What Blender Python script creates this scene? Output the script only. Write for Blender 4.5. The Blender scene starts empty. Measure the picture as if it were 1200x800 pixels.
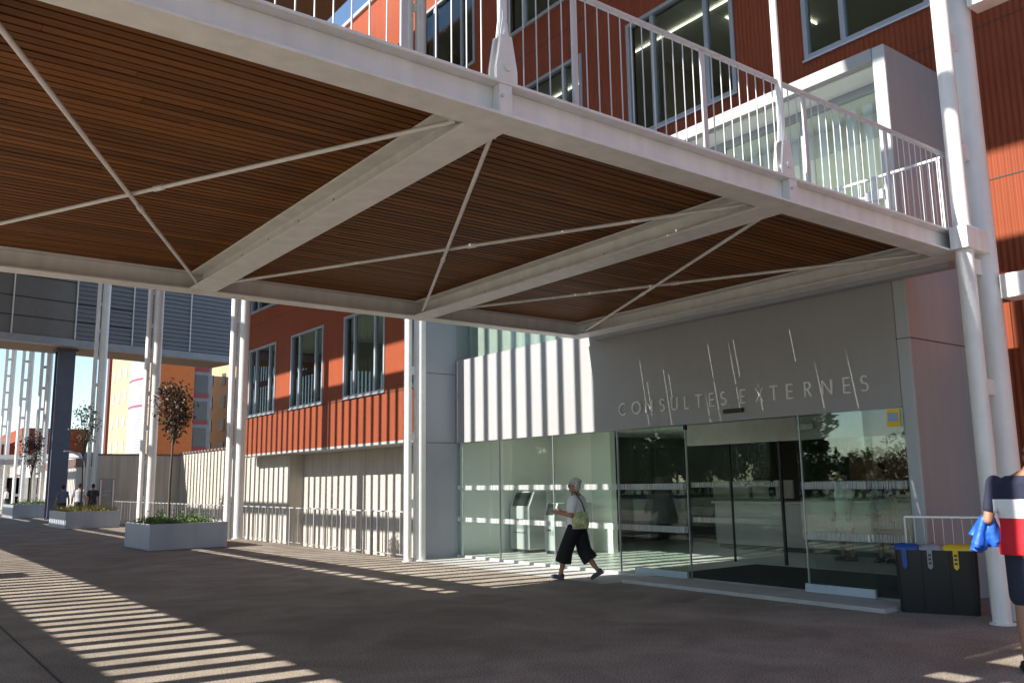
import bpy, bmesh, math, random
from mathutils import Vector, Matrix, Euler, noise
random.seed(7)
R = math.radians
K = 8/7                      # all setting coordinates below are in units of 8/7 m
scn = bpy.context.scene
COL = scn.collection

# ------------------------------------------------------------------ materials
MATS = {}
def nt(name):
    m = bpy.data.materials.new(name); m.use_nodes = True
    t = m.node_tree; b = t.nodes['Principled BSDF']
    return m, t, b
def mat(name, col, rough=.6, metal=0, var=.12, scale=3., bump=0, bscale=60., emit=None, spec=.5, stretch=(1,1,1), island=0, col2=None, streak=0):
    if name in MATS: return MATS[name]
    m, t, b = nt(name); L = t.links
    tc = t.nodes.new('ShaderNodeTexCoord'); mp = t.nodes.new('ShaderNodeMapping'); mp.inputs['Scale'].default_value = stretch
    L.new(tc.outputs['Object'], mp.inputs['Vector'])
    n = t.nodes.new('ShaderNodeTexNoise'); n.inputs['Scale'].default_value = scale; n.inputs['Detail'].default_value = 6; n.inputs['Roughness'].default_value = .65
    L.new(mp.outputs[0], n.inputs['Vector'])
    rp = t.nodes.new('ShaderNodeMapRange'); rp.inputs['From Min'].default_value = .3; rp.inputs['From Max'].default_value = .7
    rp.inputs['To Min'].default_value = 1-var; rp.inputs['To Max'].default_value = 1+var
    L.new(n.outputs['Fac'], rp.inputs['Value'])
    fac = rp.outputs[0]
    if island:
        g = t.nodes.new('ShaderNodeNewGeometry'); r2 = t.nodes.new('ShaderNodeMapRange')
        r2.inputs['To Min'].default_value = 1-island; r2.inputs['To Max'].default_value = 1+island
        L.new(g.outputs['Random Per Island'], r2.inputs['Value'])
        mu = t.nodes.new('ShaderNodeMath'); mu.operation = 'MULTIPLY'; L.new(fac, mu.inputs[0]); L.new(r2.outputs[0], mu.inputs[1]); fac = mu.outputs[0]
    if streak:
        mp2 = t.nodes.new('ShaderNodeMapping'); mp2.inputs['Scale'].default_value = (5, 5, .35); L.new(tc.outputs['Object'], mp2.inputs['Vector'])
        n2 = t.nodes.new('ShaderNodeTexNoise'); n2.inputs['Scale'].default_value = 1.2; n2.inputs['Detail'].default_value = 5; L.new(mp2.outputs[0], n2.inputs['Vector'])
        r3 = t.nodes.new('ShaderNodeMapRange'); r3.inputs['From Min'].default_value = .35; r3.inputs['From Max'].default_value = .7; r3.inputs['To Min'].default_value = 1; r3.inputs['To Max'].default_value = 1-streak
        L.new(n2.outputs['Fac'], r3.inputs['Value'])
        mu = t.nodes.new('ShaderNodeMath'); mu.operation = 'MULTIPLY'; L.new(fac, mu.inputs[0]); L.new(r3.outputs[0], mu.inputs[1]); fac = mu.outputs[0]
    base = t.nodes.new('ShaderNodeMix'); base.data_type = 'RGBA'
    base.inputs['A'].default_value = (*col, 1); base.inputs['B'].default_value = (*(col2 or col), 1)
    if col2:
        g = t.nodes.new('ShaderNodeNewGeometry') ; L.new(g.outputs['Random Per Island'], base.inputs['Factor'])
    vm = t.nodes.new('ShaderNodeVectorMath'); vm.operation = 'SCALE'
    L.new(base.outputs['Result'], vm.inputs[0]); L.new(fac, vm.inputs['Scale'])
    L.new(vm.outputs[0], b.inputs['Base Color'])
    b.inputs['Roughness'].default_value = rough; b.inputs['Metallic'].default_value = metal
    b.inputs['Specular IOR Level'].default_value = spec
    if bump:
        n3 = t.nodes.new('ShaderNodeTexNoise'); n3.inputs['Scale'].default_value = bscale; n3.inputs['Detail'].default_value = 4
        L.new(mp.outputs[0], n3.inputs['Vector'])
        bp = t.nodes.new('ShaderNodeBump'); bp.inputs['Strength'].default_value = bump; bp.inputs['Distance'].default_value = .02
        L.new(n3.outputs['Fac'], bp.inputs['Height']); L.new(bp.outputs[0], b.inputs['Normal'])
    if emit:
        b.inputs['Emission Color'].default_value = (*emit[0], 1); b.inputs['Emission Strength'].default_value = emit[1]
    MATS[name] = m
    return m

def ribbed(name, col, axis, period, strength, rough=.55, dist=.03, var=.08, groove=.35, metal=0.):
    """ribbed cladding: ribs across `axis` (object coords, metres)"""
    m = mat(name, col, rough, metal, var, .8, spec=.15, streak=.12)
    t = m.node_tree; L = t.links; b = t.nodes['Principled BSDF']
    tc = t.nodes.new('ShaderNodeTexCoord'); w = t.nodes.new('ShaderNodeTexWave')
    w.wave_type = 'BANDS'; w.bands_direction = axis; w.wave_profile = 'SIN'
    w.inputs['Scale'].default_value = math.pi*2/(20*period)
    L.new(tc.outputs['Object'], w.inputs['Vector'])
    bp = t.nodes.new('ShaderNodeBump'); bp.inputs['Strength'].default_value = strength; bp.inputs['Distance'].default_value = dist
    L.new(w.outputs['Fac'], bp.inputs['Height']); L.new(bp.outputs[0], b.inputs['Normal'])
    return m

def glass(name, tint, refl=.9, ior=1.5, rough=.0):
    m = bpy.data.materials.new(name); m.use_nodes = True
    t = m.node_tree; L = t.links; t.nodes.clear()
    o = t.nodes.new('ShaderNodeOutputMaterial'); mx = t.nodes.new('ShaderNodeMixShader')
    tr = t.nodes.new('ShaderNodeBsdfTransparent'); tr.inputs[0].default_value = (*tint, 1)
    gl = t.nodes.new('ShaderNodeBsdfGlossy'); gl.inputs['Roughness'].default_value = rough; gl.inputs['Color'].default_value = (refl*.9, refl, refl*1.05, 1)
    ge = t.nodes.new('ShaderNodeNewGeometry'); dt = t.nodes.new('ShaderNodeVectorMath'); dt.operation = 'DOT_PRODUCT'
    L.new(ge.outputs['Incoming'], dt.inputs[0]); L.new(ge.outputs['Normal'], dt.inputs[1])
    def mth(op, x, y):
        n = t.nodes.new('ShaderNodeMath'); n.operation = op
        for i, v in enumerate((x, y)):
            if v is None: continue
            if isinstance(v, (int, float)): n.inputs[i].default_value = v
            else: L.new(v, n.inputs[i])
        return n.outputs[0]
    c = mth('ABSOLUTE', dt.outputs['Value'], None); f0 = ((ior-1)/(ior+1))**2
    fr = mth('ADD', mth('MULTIPLY', mth('POWER', mth('SUBTRACT', 1., c), 5.), 1-f0), f0)   # Schlick reflectance, same from both sides
    L.new(fr, mx.inputs[0]); L.new(tr.outputs[0], mx.inputs[1]); L.new(gl.outputs[0], mx.inputs[2]); L.new(mx.outputs[0], o.inputs['Surface'])
    MATS[name] = m
    return m

def frosted(name, period):
    """barcode-like manifestation film: white bars on clear glass"""
    m = bpy.data.materials.new(name); m.use_nodes = True
    t = m.node_tree; L = t.links; t.nodes.clear()
    o = t.nodes.new('ShaderNodeOutputMaterial'); mx = t.nodes.new('ShaderNodeMixShader')
    tr = t.nodes.new('ShaderNodeBsdfTransparent')
    df = t.nodes.new('ShaderNodeBsdfDiffuse'); df.inputs['Color'].default_value = (.78, .8, .8, 1)
    tl = t.nodes.new('ShaderNodeBsdfTranslucent'); tl.inputs['Color'].default_value = (.75, .77, .77, 1)
    m2 = t.nodes.new('ShaderNodeMixShader'); m2.inputs[0].default_value = .3
    L.new(df.outputs[0], m2.inputs[1]); L.new(tl.outputs[0], m2.inputs[2])
    tc = t.nodes.new('ShaderNodeTexCoord'); n = t.nodes.new('ShaderNodeTexNoise'); n.noise_dimensions = '1D'
    sp = t.nodes.new('ShaderNodeSeparateXYZ'); L.new(tc.outputs['Object'], sp.inputs[0]); L.new(sp.outputs['Y'], n.inputs['W'])
    n.inputs['Scale'].default_value = 1/period; n.inputs['Detail'].default_value = 0
    cr = t.nodes.new('ShaderNodeMapRange'); cr.inputs['From Min'].default_value = .42; cr.inputs['From Max'].default_value = .5
    cr.inputs['To Min'].default_value = .06; cr.inputs['To Max'].default_value = .42
    L.new(n.outputs['Fac'], cr.inputs['Value'])
    L.new(cr.outputs[0], mx.inputs[0]); L.new(tr.outputs[0], mx.inputs[1]); L.new(m2.outputs[0], mx.inputs[2]); L.new(mx.outputs[0], o.inputs['Surface'])
    MATS[name] = m
    return m

WHITE = mat('white_paint', (.80, .79, .77), .45, var=.06, scale=2.2, streak=.13)
OFFW = mat('light_grey_panel', (.32, .322, .33), .45, var=.03, scale=.8, streak=.04)
GREYP = mat('grey_metal_panel', (.33, .35, .39), .38, var=.03, scale=.7, streak=.05)
PLANTER = mat('planter_metal', (.34, .365, .42), .45, var=.04, scale=1.5, streak=.10)
SCRM = mat('dark_grey_shade_helper', (.10, .10, .11), .6, var=.05)  # for the unseen shade helpers, dark to keep bounced light low
RAILP = mat('light_grey_rail_paint', (.52, .52, .53), .4, .1, var=.04)
RAILG = mat('grey_rail_paint', (.40, .40, .42), .4, .2, var=.05)
RED = ribbed('red_ribbed_cladding', (.235, .056, .024), 'Y', .085, .7, dist=.02)
REDP = mat('red_panel', (.245, .058, .025), .6, var=.08, scale=.7, streak=.10, spec=.15)
ORANGE = mat('orange_brick', (.58, .155, .036), .8, var=.1, scale=2)
CREAM = mat('cream_render', (.50, .33, .18), .8, var=.06, scale=1)
CONC = mat('board_concrete', (.44, .40, .35), .85, var=.12, scale=1.2, bump=.25, bscale=18, stretch=(1, 1, .25), streak=.18)
CONCL = mat('pale_concrete_paving', (.43, .42, .40), .8, var=.10, scale=2.5, bump=.2, bscale=80)
WOOD = mat('timber_slats', (.165, .062, .015), .6, var=.28, spec=.2, scale=1.1, stretch=(.25, 9, 9), island=.28)
WOODS = mat('timber_soffit', (.24, .135, .06), .6, var=.1, scale=2)
ALU = mat('grey_aluminium', (.33, .36, .40), .38, .25, var=.04)
DARKF = mat('dark_joint', (.03, .03, .032), .7)
DARKROOM = mat('dark_interior', (.05, .042, .037), .8)
PALEROOM = mat('pale_interior_wall', (.78, .81, .76), .6, var=.03)
CEILR = mat('interior_ceiling', (.78, .79, .75), .8, var=.03)
FLOORR = mat('interior_floor_tile', (.58, .58, .55), .35, var=.05)
MATBLK = mat('entrance_mat', (.025, .025, .027), .95)
BROWNW = mat('brown_interior_panel', (.16, .05, .025), .5)
STEELD = mat('dark_blue_steel', (.10, .11, .155), .5, var=.1)
BRIDGEM = mat('dark_corrugated_metal', (.175, .18, .195), .5, var=.05)
BRIDGEP = mat('brown_grey_metal_panel', (.16, .15, .14), .5, var=.08)
BRIDGEL = mat('bridge_ledge_metal', (.30, .30, .32), .5)
METAL = mat('galvanised_steel', (.55, .56, .58), .35, .7, var=.05)
LETTER = mat('brushed_letter_steel', (.80, .79, .77), .5, 0)
GLASS = glass('clear_facade_glass', (.93, .965, .945), ior=1.5)
GLASSW = glass('window_glass', (.72, .77, .73), ior=1.52)
FROST = frosted('frosted_bar_film', .018)
BLACKP = mat('black_plastic', (.009, .010, .012), .4, var=.1)
BLUEP = mat('blue_plastic', (.012, .06, .30), .4)
GREYLID = mat('grey_plastic', (.30, .31, .33), .45)
YELP = mat('yellow_plastic', (.80, .52, .01), .4)
KIOSK = mat('kiosk_grey', (.36, .38, .38), .4, var=.03)
KIOSKD = mat('kiosk_dark', (.03, .035, .04), .3)
SCREEN = mat('dark_screen', (.015, .018, .02), .12)
LAMP = mat('lamp_tube', (.9, .9, .85), .5, emit=((1., .93, .78), 2.0))
BARK = mat('bark', (.085, .065, .05), .9, var=.25, scale=12)
LEAF1 = mat('leaf_bronze', (.045, .028, .014), .6, var=.2, col2=(.085, .05, .022))
LEAF2 = mat('leaf_green', (.05, .075, .03), .6, var=.2, col2=(.075, .10, .045))
LEAF3 = mat('leaf_purple', (.05, .022, .025), .6, var=.2, col2=(.075, .03, .03))
COVER1 = mat('ground_cover_green', (.06, .12, .025), .7, var=.2, col2=(.12, .19, .05))
COVER2 = mat('ground_cover_dry', (.32, .22, .06), .7, var=.2, col2=(.14, .17, .04))
SOIL = mat('soil', (.05, .035, .025), .95)
HEDGE = mat('hedge_leaf', (.02, .038, .012), .9, var=.2, col2=(.036, .055, .02), spec=.05)

# plaza paving: brown exposed-aggregate asphalt
def plaza_mat():
    m = mat('brown_aggregate_asphalt', (.305, .262, .216), .9, spec=.12, var=.16, scale=.7, bump=.5, bscale=220)
    t = m.node_tree; L = t.links; b = t.nodes['Principled BSDF']
    src = b.inputs['Base Color'].links[0].from_socket
    tc = t.nodes.new('ShaderNodeTexCoord'); n = t.nodes.new('ShaderNodeTexNoise'); n.inputs['Scale'].default_value = 60; n.inputs['Detail'].default_value = 5; n.inputs['Roughness'].default_value = .75
    L.new(tc.outputs['Object'], n.inputs['Vector'])
    mr = t.nodes.new('ShaderNodeMapRange'); mr.inputs['From Min'].default_value = .38; mr.inputs['From Max'].default_value = .62; mr.inputs['To Min'].default_value = .4; mr.inputs['To Max'].default_value = 1.75
    L.new(n.outputs['Fac'], mr.inputs['Value'])
    n2 = t.nodes.new('ShaderNodeTexNoise'); n2.inputs['Scale'].default_value = .9; n2.inputs['Detail'].default_value = 8; n2.inputs['Distortion'].default_value = 1.2; L.new(tc.outputs['Object'], n2.inputs['Vector'])
    mr2 = t.nodes.new('ShaderNodeMapRange'); mr2.inputs['From Min'].default_value = .35; mr2.inputs['From Max'].default_value = .65; mr2.inputs['To Min'].default_value = .82; mr2.inputs['To Max'].default_value = 1.12
    L.new(n2.outputs['Fac'], mr2.inputs['Value'])
    mu = t.nodes.new('ShaderNodeMath'); mu.operation = 'MULTIPLY'; L.new(mr.outputs[0], mu.inputs[0]); L.new(mr2.outputs[0], mu.inputs[1])
    vm = t.nodes.new('ShaderNodeVectorMath'); vm.operation = 'SCALE'; L.new(src, vm.inputs[0]); L.new(mu.outputs[0], vm.inputs['Scale'])
    L.new(vm.outputs[0], b.inputs['Base Color'])
    return m
PLAZA = plaza_mat()

# ------------------------------------------------------------------ builders
ORG = {}
class MB:
    """collects boxes, prisms and tubes (setting units) and links them as one mesh"""
    def __init__(s): s.v = []; s.f = []; s.sm = []
    def add(s, vs, fs, smooth=False):
        o = len(s.v); s.v += [Vector(v) for v in vs]
        for f in fs: s.f.append([i+o for i in f]); s.sm.append(smooth)
        return s
    def box(s, x0, y0, z0, x1, y1, z1):
        vs = [(x, y, z) for z in (z0, z1) for y in (y0, y1) for x in (x0, x1)]
        return s.add(vs, [(0, 2, 3, 1), (4, 5, 7, 6), (0, 1, 5, 4), (2, 6, 7, 3), (0, 4, 6, 2), (1, 3, 7, 5)])
    def quad(s, a, b, c, d): return s.add([a, b, c, d], [(0, 1, 2, 3)])
    def prism(s, poly, z0, z1):
        n = len(poly)
        vs = [(x, y, z0) for x, y in poly]+[(x, y, z1) for x, y in poly]
        return s.add(vs, [tuple(range(n))[::-1], tuple(range(n, 2*n))]+[(i, (i+1) % n, n+(i+1) % n, n+i) for i in range(n)])
    def obox(s, c, ax, ay, az):
        c, ax, ay, az = map(Vector, (c, ax, ay, az))
        vs = [c+ax*i+ay*j+az*k for k in (-1, 1) for j in (-1, 1) for i in (-1, 1)]
        return s.add(vs, [(0, 2, 3, 1), (4, 5, 7, 6), (0, 1, 5, 4), (2, 6, 7, 3), (0, 4, 6, 2), (1, 3, 7, 5)])
    def tube(s, p0, p1, r0, r1=None, n=12, caps=True):
        r1 = r0 if r1 is None else r1
        p0, p1 = Vector(p0), Vector(p1); d = (p1-p0).normalized()
        a = d.orthogonal().normalized(); b = d.cross(a)
        vs = []
        for p, r in ((p0, r0), (p1, r1)):
            vs += [p+(a*math.cos(2*math.pi*i/n)+b*math.sin(2*math.pi*i/n))*r for i in range(n)]
        s.add(vs, [(i, (i+1) % n, n+(i+1) % n, n+i) for i in range(n)], True)
        if caps: s.add(vs, [tuple(range(n))[::-1], tuple(range(n, 2*n))])
        return s
    def path(s, pts, r, n=8):
        for a, b in zip(pts, pts[1:]): s.tube(a, b, r, n=n)
        return s
    def build(s, name, m, parent=None, bevel=0, k=None, local=False):
        k = K if k is None else k
        org = Vector((0, 0, 0)) if (parent is None or local) else ORG[parent.name]
        me = bpy.data.meshes.new(name)
        me.from_pydata([v*k-org for v in s.v], [], s.f)
        me.polygons.foreach_set('use_smooth', s.sm)
        me.materials.append(m); me.update()
        o = bpy.data.objects.new(name, me); COL.objects.link(o)
        if parent is not None: o.parent = parent
        ORG[o.name] = org
        if bevel:
            md = o.modifiers.new('bevel', 'BEVEL'); md.width = bevel; md.segments = 2; md.limit_method = 'ANGLE'; md.angle_limit = R(50)
        return o

def tag(o, label=None, cat=None, group=None, kind=None):
    if label: o['label'] = label
    if cat: o['category'] = cat
    if group: o['group'] = group
    if kind: o['kind'] = kind
    return o
def empty(name, loc, label=None, cat=None, group=None, rz=0, metres=False):
    o = bpy.data.objects.new(name, None); COL.objects.link(o); o.empty_display_size = .2
    o.location = Vector(loc)*(1 if metres else K); o.rotation_euler = (0, 0, rz)
    ORG[o.name] = Vector(o.location)
    return tag(o, label, cat, group)
def dup(o, loc, label=None):
    c = o.copy(); COL.objects.link(c); c.location = Vector(loc)*K
    if label: c['label'] = label
    for ch in o.children:
        d = ch.copy(); COL.objects.link(d); d.parent = c
        for g in ch.children:
            e = g.copy(); COL.objects.link(e); e.parent = d
    return c

# ------------------------------------------------------------------ ground
g = MB()
def sheet(x0, x1, y0, y1, z): g.quad((x0, y0, z), (x1, y0, z), (x1, y1, z), (x0, y1, z))
WX0, WX1, WY0, WY1 = 8.47, 11.85, 14.62, 40.9           # the sunken light well behind the fence
sheet(-400, WX0, -400, 900, 0); sheet(WX0, WX1, -400, WY0, 0); sheet(WX0, WX1, WY1, 900, 0); sheet(WX1, 500, -400, 900, 0)
tag(g.build('plaza_pavement', PLAZA), kind='structure')
g = MB(); sheet(WX0, WX1, WY0, WY1, -1.1)
g.box(WX0-.03, WY0, -1.1, WX0, WY1, -.001)
tag(g.build('light_well_floor', CONC), kind='structure')
g = MB(); sheet(8.3, 9.28, 8.92, 14.1, .004)
g.box(8.62, 5.03, -.02, 9.28, 8.9, .045)
tag(g.build('entrance_pavement', CONCL, bevel=.006), kind='structure')
g = MB(); sheet(-120, -11, -80, 200, .004)
tag(g.build('bounce_cut_ground', mat('dark_green_ground', (.06, .085, .025), .9, var=.25, scale=.4)), kind='structure')  # dark ground added out of view to cut bounced sunlight
# drainage slots and paving joints across the plaza
g = MB()
g.box(1.32, 2.0, .0005, 1.335, 40, .0035)
tag(g.build('paving_joint', DARKF), kind='structure')

# ------------------------------------------------------------------ footbridge canopy
CY0, CY1, CX0, CX1 = 4.03, 10.2, -.10, 9.12
ZB, ZT = 3.65, 3.885
can = empty('footbridge_canopy', (4.5, 7, ZB), 'white steel footbridge canopy with slatted timber underside and balustrade over the entrance', 'footbridge')
def ibeam_x(y_out, sgn):
    """I-beam along X; y_out its outer face, sgn = direction towards the deck"""
    b = MB()
    a, c = sorted((y_out, y_out+sgn*.24)); b.box(CX0, a, ZB, CX1, c, ZB+.022)
    a, c = sorted((y_out, y_out+sgn*.24)); b.box(CX0, a, ZT-.022, CX1, c, ZT)
    a, c = sorted((y_out+sgn*.085, y_out+sgn*.11)); b.box(CX0, a, ZB+.022, CX1, c, ZT-.022)
    return b
nb = ibeam_x(CY0, 1)
for x in (3.05, 6.05): nb.box(x-.05, CY0+.006, ZB+.022, x+.05, CY0+.085, ZT-.022)
o = nb.build('edge_beam', WHITE, can, bevel=.006)
bl = MB()
for x in (3.02, 6.02, 8.9): MB().tube((x, CY0+.084, ZB+.13), (x, CY0-.004, ZB+.13), .012, n=8).build('bolt', METAL, o)
ibeam_x(CY1, -1).build('edge_beam', WHITE, can, bevel=.006)
for x in (.06, 3.05, 6.05, 8.99):
    b = MB()
    b.box(x-.15, CY0+.243, ZB+.003, x+.15, CY1-.243, ZB+.024); b.box(x-.012, CY0+.243, ZB+.024, x+.012, CY1-.243, 3.858)
    b.box(x-.15, CY0+.243, 3.84, x+.15, CY1-.243, 3.858)
    o = b.build('cross_beam', WHITE, can, bevel=.005)
    bl = MB()
    for y in (6.2, 6.9, 7.6, 8.3): MB().tube((x-.14, y, ZB+.024), (x-.14, y, ZB+.045), .008, n=6).build('bolt', METAL, o)
# slatted ceiling, bay by bay
pitch = .0885; SL_Z0, SL_Z1 = 3.862, 3.895
ys = [CY0+.27+pitch*i for i in range(int((CY1-CY0-.54)/pitch)+1)]
for xa, xb in ((.09, 3.03), (3.07, 6.03), (6.07, 8.97)):
    b = MB()
    for y in ys:
        cuts = sorted([xa, xb]+[random.uniform(xa+.4, xb-.4) for _ in range(random.choice((0, 1, 1)))])
        for u, v in zip(cuts, cuts[1:]): b.box(u+.0015, y, SL_Z0+random.uniform(-.002, .002), v-.0015, y+pitch-.019, SL_Z1)
    b.build('timber_ceiling', WOOD, can)
# deck with a few open slots that let slivers of sun through
slots = [(9.155, 6.9, 8.2), (9.07, 7.1, 7.7), (8.71, 6.85, 7.9), (8.62, 7.4, 7.8), (7.99, 6.85, 8.3), (7.81, 6.85, 8.28), (7.46, 7.0, 8.3), (7.37, 7.7, 8.3), (7.2, 6.9, 7.5), (7.12, 7.0, 7.4), (6.475, 7.85, 8.3), (6.26, 6.95, 8.33), (5.88, 7.0, 8.25), (5.78, 6.9, 8.25), (5.43, 7.6, 8.1),
         (6.9, 4.0, 4.7), (6.0, 4.5, 5.2), (5.4, 5.0, 6.0), (7.6, 2.2, 2.9), (8.1, 3.4, 4.2)]
sl = []
for y, xa, xb in slots:
    i = round((y-.016-(ys[0]-.0095))/pitch); sl.append((ys[0]-.0095+i*pitch+.0125, xa, xb))
sl.sort(); b = MB(); y = CY0+.2
for ysl, xa, xb in sl:
    w = .0048; xa -= .22
    if ysl-w <= y: continue
    b.box(CX0, y, 3.93, CX1, ysl-w, 3.972)
    b.box(CX0, ysl-w, 3.93, xa, ysl+w, 3.972); b.box(xb, ysl-w, 3.93, CX1, ysl+w, 3.972)
    y = ysl+w
b.box(CX0, y, 3.93, CX1, CY1-.2, 3.972)
b.build('deck', GREYP, can)
MB().box(9.14, CY0+.25, 3.60, 9.288, CY1-.3, 3.80).build('closing_plate', GREYP, can)
# tie rods crossing each bay
for xa, xb in ((.06, 3.05), (3.05, 6.05), (6.05, 8.99)):
    for (ya, yb), dz in (((CY0+.4, CY1-.42), 0), ((CY1-.42, CY0+.4), .03)):
        b = MB(); p, q = Vector((xa+.17, ya, 3.70+dz)), Vector((xb-.12, yb, 3.70+dz))
        b.tube(p, q, .017, n=10)
        o = b.build('tie_rod', WHITE, can)
        d = (q-p).normalized()
        for e, s_ in ((p, 1), (q, -1)):
            MB().obox(e-d*s_*.05, d*.09, d.cross(Vector((0, 0, 1)))*.035, (0, 0, .006)).build('fork_end', WHITE, o)
        MB().tube(p.lerp(q, .55)-d*.05, p.lerp(q, .55)+d*.05, .024, n=10).build('turnbuckle', WHITE, o)
# hangers up to the high roof
for x in (3.06, 6.0):
    b = MB(); b.tube((x, CY0+.05, 4.28), (x, CY0+.05, 13.99), .032, n=16); b.tube((x, CY0+.05, 4.19), (x, CY0+.05, 4.30), .045, .034, n=16)
    o = b.build('hanger_rod', WHITE, can)
    c = MB()
    prof = [(-.085, 3.885), (.085, 3.885), (.085, 3.97), (.045, 4.2), (-.045, 4.2), (-.085, 3.97)]
    for y0 in (CY0+.005, CY0+.075):
        n = len(prof); vs = [(x+px, y0, z) for px, z in prof]+[(x+px, y0+.022, z) for px, z in prof]
        c.add(vs, [tuple(range(n)), tuple(range(n, 2*n))[::-1]]+[(i, n+i, n+(i+1) % n, (i+1) % n) for i in range(n)])
    c.tube((x, CY0-.012, 3.98), (x, CY0+.115, 3.98), .028, n=12)
    c.build('clevis', WHITE, o, bevel=.006)
# balustrade of the near edge and the short return beside the upper door
rl = MB(); rl.box(CX0, CY0+.035, 4.715, 8.99, CY0+.075, 4.745).box(CX0, CY0+.02, ZT, 8.99, CY0+.09, ZT+.012)
rail = rl.build('railing', RAILP, can, bevel=.004)
n = 82
for i in range(n):
    x = .0+i*.1115
    if min(abs(x-3.06), abs(x-6.0)) < .06: continue
    post = i % 12 == 9
    b = MB()
    if post: b.box(x-.02, CY0+.043, ZT+.01, x+.02, CY0+.067, 4.716)
    else: b.tube((x, CY0+.055, ZT+.01), (x, CY0+.055, 4.716), .0052, n=6, caps=False)
    b.build('railing_post' if post else 'baluster', RAILP, rail)
rr = MB(); rr.box(8.86, CY0+.1, 4.70, 8.90, 5.75, 4.73)
for y in (4.16, 4.88, 5.72): rr.box(8.865, y-.02, 3.87, 8.895, y+.02, 4.70)
rr.box(8.84, 4.78, 4.45, 8.93, 4.99, 4.56)
ret = rr.build('return_railing', RAILP, can, bevel=.003)
for i in range(15):
    y = 4.26+i*.1
    MB().tube((8.88, y, 3.87), (8.88, y, 4.70), .0052, n=6, caps=False).build('baluster', RAILP, ret)

# ------------------------------------------------------------------ columns
def column(y, xl, xs, label, rl_=.12, rs_=.08, ztop=13.75, step=.62):
    c = empty('double_column', (xl, y, 0), label, 'column', 'paired white steel columns of the colonnade')
    MB().tube((xl, y, 0), (xl, y, ztop), rl_, n=32).build('large_post', WHITE, c)
    MB().tube((xs, y, 0), (xs, y, ztop), rs_, n=24).build('small_post', WHITE, c)
    z = .95
    while z < ztop-.3:
        MB().box(xs+rs_*.8, y-.022, z, xl-rl_*.8, y+.022, z+.16).build('tie_plate', WHITE, c); z += step*2
    for x_, r_, h_ in ((xl, rl_, .02), (xs, rs_, .017)): MB().tube((x_, y, 0), (x_, y, h_), r_+.03, n=24).build('base_plate', WHITE, c)
    return c
column(3.95, 9.22, 8.80, 'tall paired white column carrying the canopy end beside the recycling bins', .125, .085)
column(14.0, 8.42, 8.16, 'paired white column in front of the grey fin wall left of the glass front', .115, .075)
column(23.4, 8.34, 8.06, 'paired white column at the end of the orange facade behind the nearest planter', .16, .085)
column(32.6, 8.42, 8.11, 'paired white column just behind the small bronze-leaved tree', .17, .09)
column(42.0, 8.53, 8.22, 'paired white column right of the dark blue steel pillar', .17, .09)
column(56.5, 8.6, 8.2, 'paired white column left of the dark blue steel pillar behind the purple tree', .17, .1)
column(64, 8.65, 8.2, 'slender paired white column second from the left edge', .17, .1)
column(73, 8.7, 8.25, 'farthest paired white column at the left edge of the view', .17, .1)
# bracket joining the canopy corner to its column
o = MB().box(8.67, 3.85, 3.652, 9.22, 4.028, 3.888).build('column_bracket', WHITE, can, bevel=.01)

# ------------------------------------------------------------------ high roof, plus unseen deck and screen added to shape the sun stripes
rf = empty('high_roof', (3, 30, 14.0), 'high flat roof with pale brown soffit above the colonnade and railing', 'roof')
b = MB(); b.box(-2.6, 13.2, 14.0, 9.29, 84, 14.06).box(-1.7, 6.5, 14.0, 9.29, 13.2, 14.06).box(-2.1, 3.2, 14.0, 9.29, 6.5, 14.06)
b.build('soffit', WOODS, rf)
b = MB(); b.box(-2.6, 13.2, 14.06, 9.31, 84, 14.15).box(-1.7, 6.5, 14.06, 9.31, 13.2, 14.15).box(-2.1, 3.2, 14.06, 9.31, 6.5, 14.15); b.build('roof_slab', WHITE, rf)
b = MB()
for y in (3.95, 14, 23.4, 32.6, 42, 56.5, 64, 73): b.box(-1.6, y-.12, 13.75, 9.2, y+.12, 14.0)
b.build('roof_beam', WHITE, rf)

TAZ = .10
wk = empty('shade_deck', (-1, 15, 3.8), 'added unseen deck and slats shading the left side of the plaza', 'shade helper')  # invented deck out of view, casts the broad shade on the plaza
MB().box(-2.64, 3.0, 3.75, .33, 60, 3.88).box(-2.64, -30, 3.75, .05, 3.0, 3.88).build('deck', SCRM, wk)
b = MB()
b.box(-4.68, -30, 3.78, -4.06, 16.75, 3.88)
b.box(-9.2, 16.7, 3.70, -3.3, 17.65, 3.88)
b.build('shade_panel', SCRM, wk)  # opaque panels added only to block sun from parts of the paving
b = MB(); k_ = 0; y = 2.4-.433*70
ca, sa = math.cos(math.atan(TAZ)), math.sin(math.atan(TAZ))
while y < 48:
    x0, x1 = (-4.06, -2.64) if y < 17.2 else (-9.0, -2.64)
    cx = (x0+x1)/2; yy = y+TAZ*(-(cx+2.64))
    b.obox((cx, yy, 3.83), (ca*(x1-x0)/2, -sa*(x1-x0)/2, 0), (sa*.105, ca*.105, 0), (0, 0, .03))
    y += .433
b.build('shade_slat', SCRM, wk)  # slats added to stripe the sunlit patch on the left
sc = empty('shade_screen', (.25, 20, 3.88), 'added unseen screen of dark vertical slats casting the sun stripes', 'screen')  # invented screen out of view, its slats stripe the sunlight
XS = .25
b = MB()
b.box(XS-.04, 2.3, 3.88, XS+.04, 58, 3.99).box(XS-.04, 2.3, 4.19, XS+.04, 58, 4.53).box(XS-.04, 2.3, 10.9, XS+.04, 58, 11.3)
b.box(XS-.34, -30, 3.88, XS-.26, 2.2, 3.99).box(XS-.34, -30, 4.19, XS-.26, 2.2, 4.53).box(XS-.34, -30, 10.9, XS-.26, 2.2, 11.3).box(XS-.04, 15.6, 7.97, XS+.04, 58, 8.34)
b.build('shade_rail', SCRM, sc)  # rails added for the dark breaks across the sun stripes
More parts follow.
